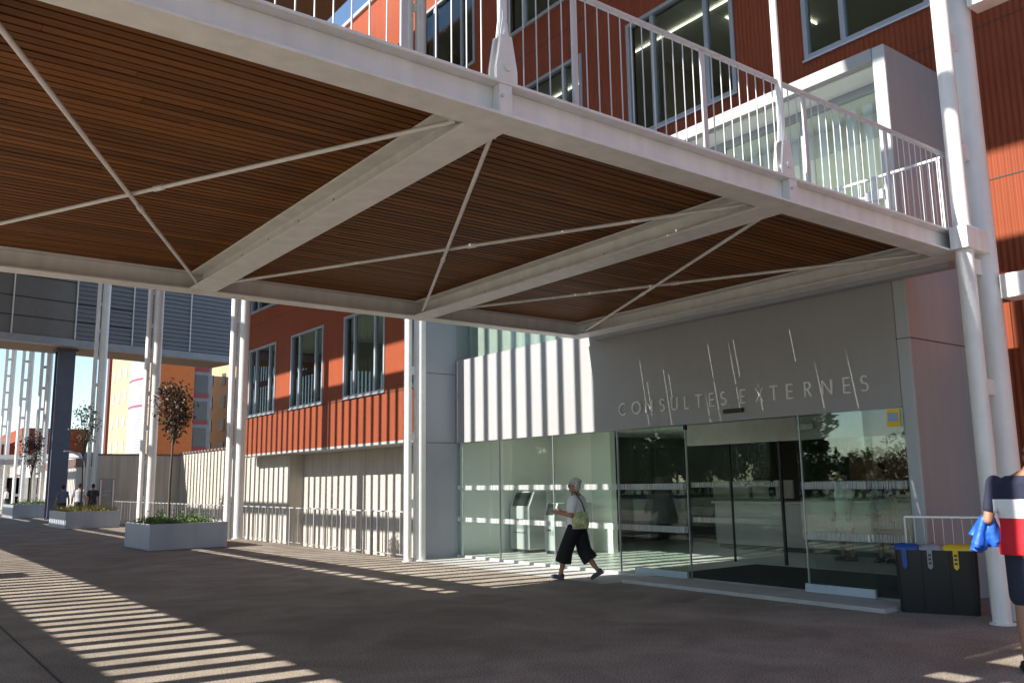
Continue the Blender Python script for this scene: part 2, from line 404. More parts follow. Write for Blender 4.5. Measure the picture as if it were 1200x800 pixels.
b = MB(); y0 = 14.845-.433*100
for i in range(200):
    y = y0+.433*i; x = XS if y > 2.3 else XS-.3
    b.box(x-.03, y-.077, 3.99, x+.03, y+.077, 10.9)
b.build('shade_slat', SCRM, sc)['kind'] = 'stuff'

# ------------------------------------------------------------------ clinic building
bd = empty('clinic_building', (11, 10, 0), 'outpatient clinic with red ribbed cladding and glazed ground floor entrance under the canopy', 'building')
XO = 10.75
WIN = []
for y0 in (19.62, 23.37, 27.02): WIN += [(y0, y0+2.4, 3.76, 6.1), (y0, y0+2.4, 7.4, 9.75), (y0, y0+2.4, 11.05, 13.4)]
for y0 in (8.06, 11.72, 15.4, 4.4, .7, -3.): WIN += [(y0, y0+2.42, 7.5, 9.75), (y0, y0+2.42, 11.1, 13.4)]
WIN += [(15.9, 18.3, 3.76, 6.1)]
def clad(regions, m, name):
    b = MB()
    for (ya, yb, za, zb) in regions:
        ysx = sorted({ya, yb, *[v for w in WIN for v in w[:2] if ya < v < yb]}); zs = sorted({za, zb, *[v for w in WIN for v in w[2:] if za < v < zb]})
        for u, v in zip(ysx, ysx[1:]):
            for p, q in zip(zs, zs[1:]):
                cy, cz = (u+v)/2, (p+q)/2
                if any(w[0] < cy < w[1] and w[2] < cz < w[3] for w in WIN): continue
                b.quad((XO, v, p), (XO, u, p), (XO, u, q), (XO, v, q))
                b.quad((XO+.22, v, p), (XO+.22, v, q), (XO+.22, u, q), (XO+.22, u, p))
    return b.build(name, m, bd)
for rg_ in ((-9, 4.86, 0, 15.1), (4.86, 14.4, 6.2, 15.1), (14.4, 30, 2.47, 3.71)): clad([rg_], RED, 'ribbed_wall')
clad([(14.4, 30, 3.72, 15.1)], REDP, 'smooth_wall')
b = MB(); b.box(XO-.006, 14.4, 3.70, XO+.05, 30, 3.725); b.box(XO-.006, -9, 4.945, XO+.05, 4.86, 4.96)
b.box(XO-.004, -9, 6.93, XO+.05, 30, 6.94).box(XO-.004, -9, 10.45, XO+.05, 30, 10.46)
b.build('cladding_joint', DARKF, bd)
MB().box(XO-.08, -9, 15.1, XO+.4, 30.05, 15.22).build('coping', METAL, bd)
MB().box(XO, 30, 2.47, 18, 30.1, 15.1).build('end_wall', REDP, bd)
MB().box(XO, 14.42, 2.40, 11.84, 29.9, 2.468).build('soffit', OFFW, bd)
# storey slabs, back wall and lamps inside
b = MB()
for z0, z1 in ((6.25, 7.3), (9.9, 10.95), (13.55, 15.0)): b.box(XO+.23, -8.9, z0, 17, 29.95, z1)
b.box(XO+.23, 14.5, 2.5, 17, 29.95, 3.5)
b.build('storey_slab', CEILR, bd)
b = MB(); b.box(17, -9, 0, 17.2, 30, 15.0)
for y in (19.3, 26.5, 11.2, 3.9): b.box(12.6, y, 2.5 if y > 14.5 else 6.5, 17, y+.1, 15)
b.build('inner_wall', mat('office_wall', (.40, .38, .31), .8), bd)
for (x0, y0, x1, y1, z) in [(11.75, 8.3, 11.79, 12.9, 9.88), (12.2, 9.3, 13.4, 9.34, 9.88), (12.6, 8.45, 13.8, 8.49, 9.88), (12.0, 5.7, 13.2, 5.74, 9.88), (11.75, 12.4, 11.79, 14.3, 9.88), (12.1, 13.2, 12.14, 13.4, 13.53),
                            (12.2, 20.6, 13.1, 20.64, 6.23), (12.6, 21.3, 13.5, 21.34, 6.23)]:
    MB().box(x0, y0, z-.02, x0+max(.018, x1-x0-.022) if x1-x0 < .1 else x1, y0+.025 if y1-y0 < .1 else y1, z).build('ceiling_lamp', LAMP, bd)
for (y0, y1, z0, z1) in WIN:
    b = MB(); t = .075; xa, xb = XO-.03, XO+.09
    b.box(xa, y0, z0, xb, y0+t, z1).box(xa, y1-t, z0, xb, y1, z1).box(xa, y0+t, z1-t, xb, y1-t, z1).box(xa, y0+t, z0, xb, y1-t, z0+t)
    w = y1-y0
    for f in (.24, .74): b.box(xa+.02, y0+w*f-.04, z0+t, xb, y0+w*f+.04, z1-t)
    o = b.build('window', ALU, bd, bevel=.006)
    MB().box(XO+.04, y0+t, z0+t, XO+.052, y1-t, z1-t).build('pane', GLASSW, o)
    MB().box(XO-.05, y0-.02, z0-.03, XO+.02, y1+.02, z0-.002).build('sill', METAL, o)
# concrete base wall
MB().box(11.85, 14.3, -1.1, 12.1, 33.2, 2.46).build('concrete_wall', CONC, bd)
MB().box(11.35, 27.1, -1.1, 11.849, 33.2, 2.399).build('concrete_pier', CONC, bd)
rw = empty('concrete_wall', (11.95, 37, 0), 'pale concrete wall with fine sun stripes behind the trunk of the bronze-leaved tree', 'wall')
MB().box(11.85, 33.21, -1.1, 12.1, 40.9, 2.86).build('wall_body', CONC, rw)
MB().box(11.80, 33.21, 2.865, 12.15, 40.9, 2.95).build('coping', mat('brown_coping', (.16, .10, .09), .7), rw)

# entrance volume
XF = 9.3
b = MB(); b.box(XF, 5.02, 2.165, XF+.22, 14.1, 3.77); b.build('sign_wall', OFFW, bd)
b = MB(); b.box(XF-.002, 4.86, 0, XO, 5.02, 6.48); o = b.build('side_wall', mat('pale_side_panel', (.40, .435, .455), .45, var=.04, scale=.8, streak=.08), bd, bevel=.02)
MB().box(XF-.004, 4.852, 2.93, XO, 5.021, 2.938).build('panel_joint', DARKF, o)
b = MB(); b.box(XF, 5.022, 6.32, XF+.12, 14.1, 6.48).box(XF+.12, 5.022, 6.36, XO, 14.1, 6.48); b.build('upper_fascia', OFFW, bd)
b = MB(); b.box(XF+.12, 5.022, 6.30, XO, 10.3, 6.355); b.build('upper_soffit', CEILR, bd)
MB().box(10.70, 5.03, 5.95, 10.742, 10.29, 6.298).build('upper_header', CEILR, bd)
MB().box(XF+.5, 10.3, 3.85, XO, 10.4, 6.3).build('upper_reveal', OFFW, bd)
# rounded fin wall on the left
n_ = 8; poly = [(9.296, 14.1), (9.296, 14.4)]
for i in range(n_+1):
    a = math.pi/2+math.pi*i/n_; poly.append((8.62+.15*math.cos(a), 14.25+.15*math.sin(a)))
b = MB()
m_ = len(poly); vs = [(x, y, 0) for x, y in poly]+[(x, y, 6.48) for x, y in poly]
b.add(vs, [tuple(range(m_))[::-1], tuple(range(m_, 2*m_))]); b.add(vs, [(i, (i+1) % m_, m_+(i+1) % m_, m_+i) for i in range(2, m_-2)], True); b.add(vs, [(i, (i+1) % m_, m_+(i+1) % m_, m_+i) for i in (0, 1, m_-2, m_-1)])
o = b.build('fin_wall', GREYP, bd)
b = MB()
for z in (2.16, 3.5, 4.84): b.box(8.64, 14.092, z, 9.298, 14.1, z+.008)
b.build('panel_joint', DARKF, o)
# upper glazing
def pane(name, x, y0, y1, z0, z1, m=GLASS, t=.012, par=bd): return MB().box(x, y0, z0, x+t, y1, z1).build(name, m, par)
for i in range(4): pane('upper_glass', 9.85, 5.05+i*1.31, 5.05+(i+1)*1.31-.01, 3.9, 6.2)
b = MB(); b.box(9.82, 5.03, 6.2, 9.9, 10.3, 6.30)
for y in (5.03, 6.36, 7.67, 8.98): b.box(9.83, y, 3.88, 9.88, y+.035, 6.2)
b.build('upper_door_frame', ALU, bd)
MB().box(9.80, 5.1, 4.75, 9.845, 6.9, 4.86).build('upper_push_bar', WHITE, bd)
for i in range(3): pane('clerestory_glass', XF+.02, 10.42+i*1.225, 10.42+(i+1)*1.225-.01, 3.79, 6.3)
MB().box(9.62, 10.3, 3.78, 9.66, 14.098, 6.3).build('clerestory_backing', mat('frosted_backing', (.24, .27, .25), .6), bd)
MB().box(9.298, 14.102, 0, XO-.002, 14.398, 6.48).build('return_wall', GREYP, bd)
# rooms behind the entrance
b = MB(); b.box(XF+.24, 4.9, 2.35, 16.9, 14.1, 2.5); b.build('lobby_ceiling', CEILR, bd)
b = MB(); b.box(XF, 4.9, -.02, 16.9, 14.1, .043); b.build('lobby_floor', FLOORR, bd)
b = MB(); b.box(9.4, 14.0, .043, 12.3, 14.1, 2.35).box(11.62, 12.2, .043, 11.75, 14.0, 2.35); b.build('pale_lobby_wall', PALEROOM, bd)
b = MB(); b.box(16.6, 4.9, .043, 16.8, 14, 2.35); b.box(XF+.1, 4.72, .0, 17, 4.855, 2.5) if 0 else None
b.box(11.75, 13.9, .043, 16.6, 14.0, 2.35)
b.build('dark_lobby_wall', DARKROOM, bd)
MB().box(15.6, 7.0, .043, 15.75, 9.6, 2.35).build('brown_panel', BROWNW, bd)
b = MB(); b.box(10.79, 4.86, 3.8, 16.9, 14.1, 3.86); b.box(13.6, 4.95, 3.86, 13.7, 14.1, 6.3); b.box(XO, 10.5, 3.86, 13.6, 10.6, 6.3); b.build('upper_hall', PALEROOM, bd)
MB().box(10.77, 4.86, 6.2, 13.6, 14.1, 6.24).build('upper_hall_ceiling', CEILR, bd)

# ground-floor glass front
Z0, Z1 = .045, 2.163
def facade_glass(y0, y1, x=XF+.02, name='glass_panel'):
    o = pane(name, x, y0+.006, y1-.006, Z0, Z1)
    for z in (1.26, .665): MB().box(x-.004, y0+.02, z, x-.001, y1-.02, z+.085).build('frosted_band', FROST, o)
    return o
for y0, y1 in ((12.69, 14.09), (11.16, 12.69), (9.62, 11.16), (8.24, 9.62), (5.03, 6.38)): facade_glass(y0, y1)
b = MB()
for y in (12.69, 11.16, 9.62, 8.24, 6.38): b.box(XF+.008, y-.006, Z0, XF+.036, y+.006, Z1)
b.build('glass_joint', METAL, bd)
MB().box(XF+.0, 8.225, 2.09, XF+.05, 8.26, 2.164).build('patch_fitting', BLACKP, bd)
for y0, y1 in ((8.24, 9.24), (5.48, 6.38)):
    d = MB().box(XF-.06, y0, Z0+.015, XF-.046, y1, Z1-.005).build('sliding_door', GLASS, bd)
    MB().box(XF-.075, y0, Z0+.006, XF-.03, y1, Z0+.10).build('bottom_rail', mat('door_rail_aluminium', (.45, .55, .62), .35, .4), d)
    for z in (1.26, .665): MB().box(XF-.064, y0+.02, z, XF-.061, y1-.02, z+.085).build('frosted_band', FROST, d)
MB().box(XF-.055, 7.18, 2.265, XF-.001, 7.5, 2.32).build('door_sensor', BLACKP, bd, bevel=.012)
MB().box(9.45, 5.1, .0435, 11.6, 8.9, .05).build('entrance_mat', MATBLK, bd)
st = MB().box(XF+.012, 5.06, 1.95, XF+.018, 5.22, 2.15).build('sticker', YELP, bd)
MB().box(XF+.008, 5.08, 2.01, XF+.0118, 5.20, 2.11).build('sticker_pictogram', mat('sticker_blue', (.25, .4, .62), .5), st)
# vestibule with inner sliding doors
XI = 11.72
b = MB(); b.box(XI-.05, 5.0, 1.98, XI+.1, 10.3, 2.35); b.build('vestibule_header', mat('header_grey', (.45, .45, .42), .7), bd)
MB().box(XI-.09, 7.72, 2.13, XI-.051, 8.0, 2.22).build('emergency_light', WHITE, bd, bevel=.01)
for y0, y1 in ((9.42, 10.3), (8.46, 9.40), (5.1, 7.9)):
    o = pane('inner_glass', XI, y0, y1, .05, 1.98)
    for z in (1.26, .665): MB().box(XI-.004, y0+.02, z, XI-.001, y1-.02, z+.085).build('frosted_band', FROST, o)
MB().box(XI-.01, 8.40, .05, XI+.03, 8.44, 1.98).box(XI-.01, 9.4, .05, XI+.03, 9.42, 1.98).build('inner_door_edge', BLACKP, bd)
pane('vestibule_side_glass', XF+.1, 10.3, 10.312, .05, 2.35, t=XI-XF-.1)

# lettering
LP = {'C': 'arc', 'O': 'arc'}
def arc(cx, cy, rx, ry, a0, a1, n=14): return [(cx+rx*math.cos(R(a0+(a1-a0)*i/n)), cy+ry*math.sin(R(a0+(a1-a0)*i/n))) for i in range(n+1)]
GL = {
 'C': [arc(.5, .5, .48, .5, 50, 310)], 'O': [arc(.5, .5, .5, .5, 0, 360, 22)],
 'N': [[(.05, 0), (.05, 1), (.75, 0), (.75, 1)]], 'U': [[(.05, 1), (.05, .33)]+arc(.35, .33, .3, .33, 180, 360)+[(.65, 1)]],
 'L': [[(.1, 1), (.1, 0), (.5, 0)]], 'T': [[(0, 1), (.6, 1)], [(.3, 1), (.3, 0)]],
 'E': [[(.55, 1), (.1, 1), (.1, 0), (.55, 0)], [(.1, .5), (.5, .5)]],
 'S': [arc(.3, .76, .22, .24, 40, 270, 12)+arc(.3, .26, .24, .26, 90, -140, 12)],
 'X': [[(.02, 0), (.68, 1)], [(.02, 1), (.68, 0)]],
 'R': [[(.1, 0), (.1, 1), (.3, 1)]+arc(.32, .76, .22, .24, 90, -90, 10)+[(.1, .52)], [(.3, .52), (.56, 0)]],
}
txt = list('CONSULTESEXTERNES'); yp = [9.44, 9.16, 8.88, 8.62, 8.39, 8.15, 7.93, 7.70, 7.50, 7.18, 6.92, 6.69, 6.46, 6.20, 5.93, 5.67, 5.44]
H_ = .172
for ch, yc in zip(txt, yp):
    b = MB(); w = .4 if ch in 'CON' else .3
    sg_ = 0
    for st_ in GL[ch]:
        pts = [(XF-.014, yc+(w-u)*H_, 2.385+v*H_) for u, v in st_]
        for p, q in zip(pts, pts[1:]):
            p, q = Vector(p), Vector(q); d = (q-p)
            if d.length < 1e-4: continue
            d = (q-p); l = d.length; d.normalize(); nrm = Vector((1, 0, 0)).cross(d)
            sg_ += 1; b.obox((p+q)/2, d*(l/2+.004), nrm*(.0085+.0001*(sg_ % 7)), (.012+.0006*(sg_ % 5), 0, 0))
    b.build('sign_letter', LETTER, bd)

# beams at the right column
b = MB(); b.box(9.1, -6, 6.36, 9.34, 3.80, 6.62); b.build('column_beam', WHITE, bd, bevel=.01)
b = MB(); b.box(9.16, -6, 3.17, 9.42, 3.80, 3.42); b.build('column_beam', WHITE, bd, bevel=.01)

# return wall closing the light well
cw = empty('concrete_wall', (10, 41, 0), 'brown concrete boundary wall in shade behind the farthest fence end', 'wall')
MB().box(8.45, 40.95, -1.1, 12.0, 41.2, 2.8).build('wall_body', CONC, cw)
MB().box(8.41, 40.92, 2.8, 12.0, 41.23, 2.88).build('coping', MATS['brown_coping'], cw)
pw = empty('pale_wall', (9.3, 50, 0), 'pale concrete wall end catching sun behind the information board', 'wall')
MB().box(9.2, 50, 0, 10, 60, 2.5).build('wall_body', CONCL, pw)
MB().box(9.15, 49.97, 2.5, 10.05, 60.03, 2.95).build('coping', MATS['brown_coping'], pw)
ib = empty('information_board', (9.5, 44, 0), 'grey information board in front of the brown concrete wall', 'sign')
if True:
    MB().box(8.25, 39.9, .25, 8.9, 39.95, 1.8).build('board', mat('board_grey', (.22, .23, .25), .5), ib)
    MB().box(8.3, 39.87, 0, 8.35, 39.9, 1.75).box(8.8, 39.87, 0, 8.85, 39.9, 1.75).build('board_post', METAL, ib)
    MB().box(8.4, 39.885, 1.25, 8.75, 39.898, 1.3).box(8.4, 39.885, 1.1, 8.65, 39.898, 1.14).build('board_text_lines', GREYLID, ib)
ORG  # noqa

# ------------------------------------------------------------------ fences
fn = empty('railing_fence', (8.4, 24, 0), 'long white bar fence guarding the light well along the striped concrete wall', 'fence')
b = MB(); b.box(8.385, 14.45, .855, 8.415, 37.6, .88).box(8.393, 14.45, .06, 8.407, 37.6, .072); b.build('rail', RAILG, fn)
b = MB(); y = 14.45; i = 0
while y < 37.6:
    if i % 6: MB().box(8.392, y-.006, .08, 8.408, y+.006, .855).build('bar', RAILG, fn)
    y += .228; i += 1
y = 14.45
while y < 37.7:
    MB().box(8.372, y-.012, 0, 8.428, y+.012, .855).build('post', RAILG, fn); y += .228*6
rfz = empty('bar_fence', (9.2, 4.6, 0), 'low grey bar fence behind the recycling bins', 'fence')
fa, fb = Vector((9.11, 5.0, 0)), Vector((9.40, 4.12, 0)); fd = (fb-fa).normalized()
MB().obox((fa+fb)/2+Vector((0, 0, .965)), (fb-fa)/2, Vector((-fd.y, fd.x, 0))*.012, (0, 0, .010)).build('rail', METAL, rfz)
for i in range(11):
    p = fa.lerp(fb, i/10); MB().tube((p.x, p.y, 0), (p.x, p.y, .96), .014 if i in (0, 10) else .0055, n=8).build('post' if i in (0, 10) else 'bar', METAL, rfz)

# ------------------------------------------------------------------ planters
def leaf_cloud(b, c, rad, n, size, up=0., shell=.0, squash=1.):
    for _ in range(n):
        while True:
            p = Vector((random.uniform(-1, 1), random.uniform(-1, 1), random.uniform(-1, 1)))
            if p.length < 1 and p.length > shell: break
        p = Vector((p.x*rad[0], p.y*rad[1], p.z*rad[2]))+Vector(c)
        a = Vector((random.gauss(0, 1), random.gauss(0, 1), random.gauss(0, 1)+up)).normalized(); t = a.orthogonal().normalized()
        t = (Matrix.Rotation(random.uniform(0, 6.3), 3, a) @ t); s = size*random.uniform(.6, 1.3)
        q = a.cross(t)
        b.add([p-t*s*.5, p+q*s*.22, p+t*s*.5, p-q*s*.22], [(0, 1, 2, 3)])
def planter(x0, x1, y0, y1, h, label, kind):
    p = empty('planter', ((x0+x1)/2, (y0+y1)/2, 0), label, 'planter', 'grey planters along the plaza')
    t = .03; b = MB()
    b.box(x0, y0, .01, x1, y0+t, h).box(x0, y1-t, .01, x1, y1, h).box(x0, y0+t, .01, x0+t, y1-t, h).box(x1-t, y0+t, .01, x1, y1-t, h)
    b.build('box', PLANTER, p, bevel=.004)
    MB().box(x0+t, y0+t, .02, x1-t, y1-t, h-.07).build('soil', SOIL, p)
    c = MB()
    if kind == 'green':
        for _ in range(80):
            px, py = random.uniform(x0+.15, x1-.15), random.uniform(y0+.12, y1-.12)
            leaf_cloud(c, (px, py, h+random.uniform(-.05, .06)), (.14, .14, .09), 42, .06, up=.6)
        for _ in range(26):
            px, py = random.uniform(x0+.2, x1-.2), random.uniform(y0+.5, y1-.1)
            leaf_cloud(c, (px, py, h+.12), (.05, .05, .18), 22, .05, up=.2)
    else:
        for _ in range(900):
            px, py = random.uniform(x0+.1, x1-.1), random.uniform(y0+.08, y1-.08)
            hh = random.uniform(.12, .30); dx, dy = random.gauss(0, .09), random.gauss(0, .09)
            c.add([(px-.012, py, h-.07), (px+.012, py, h-.07), (px+dx, py+dy, h-.05+hh)], [(0, 1, 2)])
        for _ in range(50):
            px, py = random.uniform(x0+.15, x1-.15), random.uniform(y0+.12, y1-.12)
            leaf_cloud(c, (px, py, h), (.14, .14, .12), 30, .07, up=.8)
    return p, c
p1, c1 = planter(5.32, 7.06, 20.4, 22.6, .585, 'pale grey metal planter nearest the camera with low green ground cover', 'green')
tag(c1.build('ground_cover', COVER1), 'low green leafy ground cover filling the nearest planter', 'plants', kind='stuff')
p2, c2 = planter(5.95, 7.72, 33.6, 36.8, .60, 'middle grey planter filled with yellowish dry grasses', 'dry')
tag(c2.build('dry_grass', COVER2), 'yellowish dry grass tufts in the middle planter', 'plants', kind='stuff')
p3, c3 = planter(6.2, 8.1, 48.2, 52, .66, 'farthest grey planter with dark green plants under the purple tree', 'green')
tag(c3.build('ground_cover', COVER1), 'dark green ground cover filling the farthest planter', 'plants', kind='stuff')

# ------------------------------------------------------------------ trees
def tree(name, base, zt0, zc, ztop, rx, n, leafm, size, label, trunk_r=.035, dens=1.):
    t = empty(name, base, label, 'tree', 'small young trees in the planters')
    bx, by, bz = base; b = MB()
    top = Vector((bx+random.uniform(-.05, .05), by, zt0))
    mid = Vector((bx+random.uniform(-.03, .03), by, (bz+zt0)/2))
    b.tube((bx, by, bz-.3), mid, trunk_r, trunk_r*.85, n=8); b.tube(mid, top, trunk_r*.85, trunk_r*.7, n=8)
    tips = []
    for i in range(9):
        a = i*2.4+random.uniform(-.3, .3); rr_ = rx*random.uniform(.25, .8)
        zz = zt0+(ztop-zt0)*random.uniform(.45, .95)
        m = top+Vector((math.cos(a)*rr_*.35, math.sin(a)*rr_*.35, (zz-zt0)*.5)); e = Vector((top.x+math.cos(a)*rr_, top.y+math.sin(a)*rr_, zz))
        b.tube(top, m, trunk_r*.5, trunk_r*.33, n=6, caps=False); b.tube(m, e, trunk_r*.33, trunk_r*.12, n=5, caps=False)
        tips += [m, e, (m+e)/2]
        for j in range(3):
            f = e+Vector((random.gauss(0, .14), random.gauss(0, .14), random.uniform(-.1, .2)))*(rx/.45); b.tube((m+e)/2, f, trunk_r*.2, trunk_r*.08, n=4, caps=False); tips.append(f)
    b.build('trunk', BARK, t)
    c = MB()
    for _ in range(n):
        p = random.choice(tips); q = p+Vector((random.gauss(0, .13), random.gauss(0, .13), random.gauss(0, .13)))*(rx/.45)
        f = (q.z-zt0)/(ztop-zt0)
        if f < .02 or f > 1.05: continue
        lim = rx*(math.sin(min(1, f*1.25+.12)*math.pi/2)) if f < .7 else rx*max(.25, 1-(f-.7)*1.6)
        h = Vector((q.x-top.x, q.y-top.y, 0))
        if h.length > lim*random.uniform(.85, 1.2): continue
        leaf_cloud(c, q, (.03, .03, .03), 2, size)
    c.build('crown', leafm, t)
    return t
tree('small_tree', (6.02, 21.5, .6), 2.35, 3.2, 3.95, .52, 1500, LEAF1, .085, 'young bronze-leaved tree with thin trunk in the nearest planter')
tree('small_tree', (6.75, 35.4, .6), 2.5, 3.6, 4.55, .55, 520, LEAF2, .10, 'thin grey-green tree in the middle planter beside the dark pillar')
tree('small_tree', (7.15, 50, .66), 1.9, 3.2, 4.3, .6, 950, LEAF3, .12, 'purple-leaved small tree in the farthest planter')

# ------------------------------------------------------------------ covered bridge across the plaza
br = empty('covered_bridge', (8, 38, 7), 'dark metal clad enclosed bridge crossing high between the buildings', 'bridge')
SB = 1.18
p0, p1v = Vector((3.92, 37.15, 0))*SB, Vector((12.98, 38.89, 0))*SB; u = (p1v-p0).normalized(); v = Vector((-u.y, u.x, 0))
def bp(a, d, z): w_ = p0+u*a*SB+v*d*SB; return (w_.x, w_.y, 1.4+(z-1.4)*SB)
def bbox(b, a0, a1, d0, d1, z0, z1):
    vs = [bp(a, d, z) for z in (z0, z1) for d in (d0, d1) for a in (a0, a1)]
    b.add(vs, [(0, 2, 3, 1), (4, 5, 7, 6), (0, 1, 5, 4), (2, 6, 7, 3), (0, 4, 6, 2), (1, 3, 7, 5)])
ends = [-3.2, .35, 2.68, 4.98, 7.55, 9.9]
b = MB(); bbox(b, ends[2]+.03, ends[5], .05, .15, 7.28, 12); z = 7.3
while z < 11.9:
    vs = [bp(a_, d_, z_) for a_ in (ends[2]+.03, ends[5]) for d_, z_ in ((.05, z), (-.01, z+.03), (.0, z+.12), (.05, z+.15))]
    b.add(vs, [(0, 1, 5, 4), (1, 2, 6, 5), (2, 3, 7, 6), (0, 3, 2, 1), (4, 5, 6, 7)]); z += .185
b.build('corrugated_wall', BRIDGEM, br)
b = MB(); bbox(b, -12, ends[2]+.03, .02, .15, 7.28, 12); o = b.build('panel_wall', BRIDGEP, br)
b = MB()
for z in (8.0, 8.75, 9.6): bbox(b, -12, ends[3], .0, .0199, z, z+.035)
b.build('panel_joint', DARKF, o)
b = MB(); bbox(b, -12, ends[5], -.1, .3, 7.0, 7.28); b.build('ledge', BRIDGEL, br)
b = MB(); bbox(b, -12, ends[5], .3, 2.2, 7.0, 7.1); b.build('soffit', WOODS, br)
b = MB(); bbox(b, -12, ends[5], .15, 2.4, 11.9, 12.1); bbox(b, -12, ends[5], 2.2, 2.4, 7.0, 11.9); b.build('far_wall', BRIDGEP, br)
for a in ends[:5]:
    b = MB(); bbox(b, a-.02, a+.02, -.04, .02, 7.3, 12); b.build('mullion', WHITE, br)
pl = empty('steel_pillar', (7.62, 45.8, 0), 'massive dark blue steel pillar under the covered bridge', 'pillar')
MB().box(7.24, 45.4, .05, 8.0, 45.5, 7.92).box(7.52, 45.5, .05, 7.65, 46.1, 7.92).box(7.24, 46.1, .05, 8.0, 46.2, 7.92).build('shaft', STEELD, pl)
MB().box(7.14, 45.3, 0, 8.1, 46.3, .05).box(7.14, 45.3, 7.92, 8.1, 46.3, 7.995).build('end_plate', STEELD, pl)

# ------------------------------------------------------------------ buildings behind
tw = empty('hospital_block', (25, 95, 0), 'tall orange hospital block with cream sunlit side and grey strip windows', 'building')
b = MB(); b.box(24.5, 95, 0, 28.6, 106, 19); b.build('orange_wing', ORANGE, tw)
MB().box(24.40, 95.25, 0, 24.498, 105.99, 19).build('cream_side', CREAM, tw)
MB().box(24.1, 114.6, 0, 24.39, 115.6, 19).build('corner_trim', mat('maroon_trim', (.09, .015, .015), .6), tw)
b = MB(); b.box(28.6, 95.4, 0, 30.6, 106, 19); o = b.build('window_bay', mat('bay_grey', (.20, .20, .21), .5), tw)
for z in (5.2, 8.1, 11., 13.9): MB().box(28.62, 95.3, z, 30.3, 95.4, z+.45).build('spandrel', mat('maroon_panel', (.24, .03, .035), .5), tw)
for z in (5.7, 8.6, 11.5, 14.4): MB().box(28.8, 95.34, z, 30.2, 95.4, z+2.0).build('strip_window', mat('dark_window', (.07, .07, .075), .25), tw)
b = MB(); b.box(24.40, 106, 0, 31, 115.5, 19); b.build('cream_wing', CREAM, tw)
b = MB()
for i in range(9):
    pass
n_ = 10; cy_, rx_, ry_ = 100.2, 1.0, 3.6
poly = [(24.5, cy_+ry_)]+[(24.5-rx_*math.sin(math.pi*i/n_), cy_+ry_*math.cos(math.pi*i/n_)) for i in range(1, n_)]+[(24.5, cy_-ry_)]
lv = ribbed('white_louvred_bay', (.33, .34, .37), 'Z', .35, .6, .5, .05)
b = MB(); b.prism(poly, 4.6, 19); b.build('curved_bay', lv, tw)
for z in (10.0, 12.9, 15.8):
    b = MB(); b.prism([(24.5+(x-24.5)*1.04, cy_+(y-cy_)*1.02) for x, y in poly], z, z+.2); b.build('bay_band', mat('maroon_band', (.25, .06, .10), .5), tw)
for y in (106.5, 109.5, 112.3):
    for z in (5.5, 8.4, 11.3, 14.2): MB().box(24.35, y, z, 24.43, y+1.1, z+1.3).build('side_window', GREYLID, tw)
cb = empty('cream_block', (36, 112, 0), 'cream apartment-like block with small windows right of the orange hospital block', 'building')
A_, B_ = Vector((34.2, 121, 0)), Vector((37.6, 104, 0))
MB().prism([(34.2, 121), (37.6, 104), (49, 108), (45, 124)], 0, 20).build('wall', CREAM, cb)
fd = (B_-A_).normalized(); fnv = Vector((fd.y, -fd.x, 0))
for z in (6.2, 9.1, 12., 14.9):
    for f in (.1, .22, .4, .52, .7, .82, .93): MB().obox(A_.lerp(B_, f)+Vector((0, 0, z))+fnv*(.03 if fnv.x < 0 else -.03), fd*.45, fnv*.05, (0, 0, .75)).build('window', MATS['dark_window'], cb)
rb = empty('red_block', (13, 88, 0), 'low red clad building behind the pale pavilion at the left', 'building')
MB().box(11.4, 85.2, 0, 16.4, 99, 5.6).build('lower_wall', RED, rb)
MB().box(11.2, 85, 5.6, 16.6, 99, 6.65).build('parapet', REDP, rb)
MB().box(3, 89, 0, 11.2, 99, 5.4).build('side_wing', REDP, rb)
MB().box(14.5, 84.9, 3.7, 17.6, 85.2, 4.6).build('dark_ledge', STEELD, rb)
pv = empty('pale_pavilion', (12, 72, 0), 'single storey pale pavilion with white fascia and dark glazed openings', 'building')
pts = [(7.2, 73.5), (9.5, 72.6), (11.3, 71.0), (12.6, 68.2)]
back = [(13.6, 72), (12, 76), (7.2, 78)]
MB().prism(pts+back, 2.25, 3.6).build('fascia', mat('pale_render', (.72, .69, .62), .75), pv)
MB().prism([(x*1.0, y-.25) for x, y in pts]+back, 3.6, 3.9).build('roof_edge', OFFW, pv)
MB().prism([(x+.2, y+.5) for x, y in pts]+back, 0, 2.25).build('glazing', SCREEN, pv)
for f in (0, .28, .55, 1.0):
    for (a, c_) in zip(pts, pts[1:]):
        q = Vector((a[0], a[1], 0)).lerp(Vector((c_[0], c_[1], 0)), f)
        MB().box(q.x-.13, q.y-.1, 0, q.x+.13, q.y+.2, 2.25).build('pier', MATS['pale_render'], pv)
MB().box(4, 71.5, 3.15, 10.2, 71.7, 3.5).build('canopy_beam', BRIDGEL, pv)
lp = empty('street_lamp', (7.25, 38, 0), 'slim hooked lamp post beside the thin green tree', 'lamp post')
MB().path([(7.25, 38, 0), (7.25, 38, 2.3), (7.22, 38, 2.5), (7.1, 38, 2.68), (6.9, 38, 2.8), (6.72, 38, 2.86)], .035).build('pole', METAL, lp)
MB().box(6.5, 37.94, 2.83, 6.74, 38.06, 2.89).build('lamp_head', METAL, lp, bevel=.02)

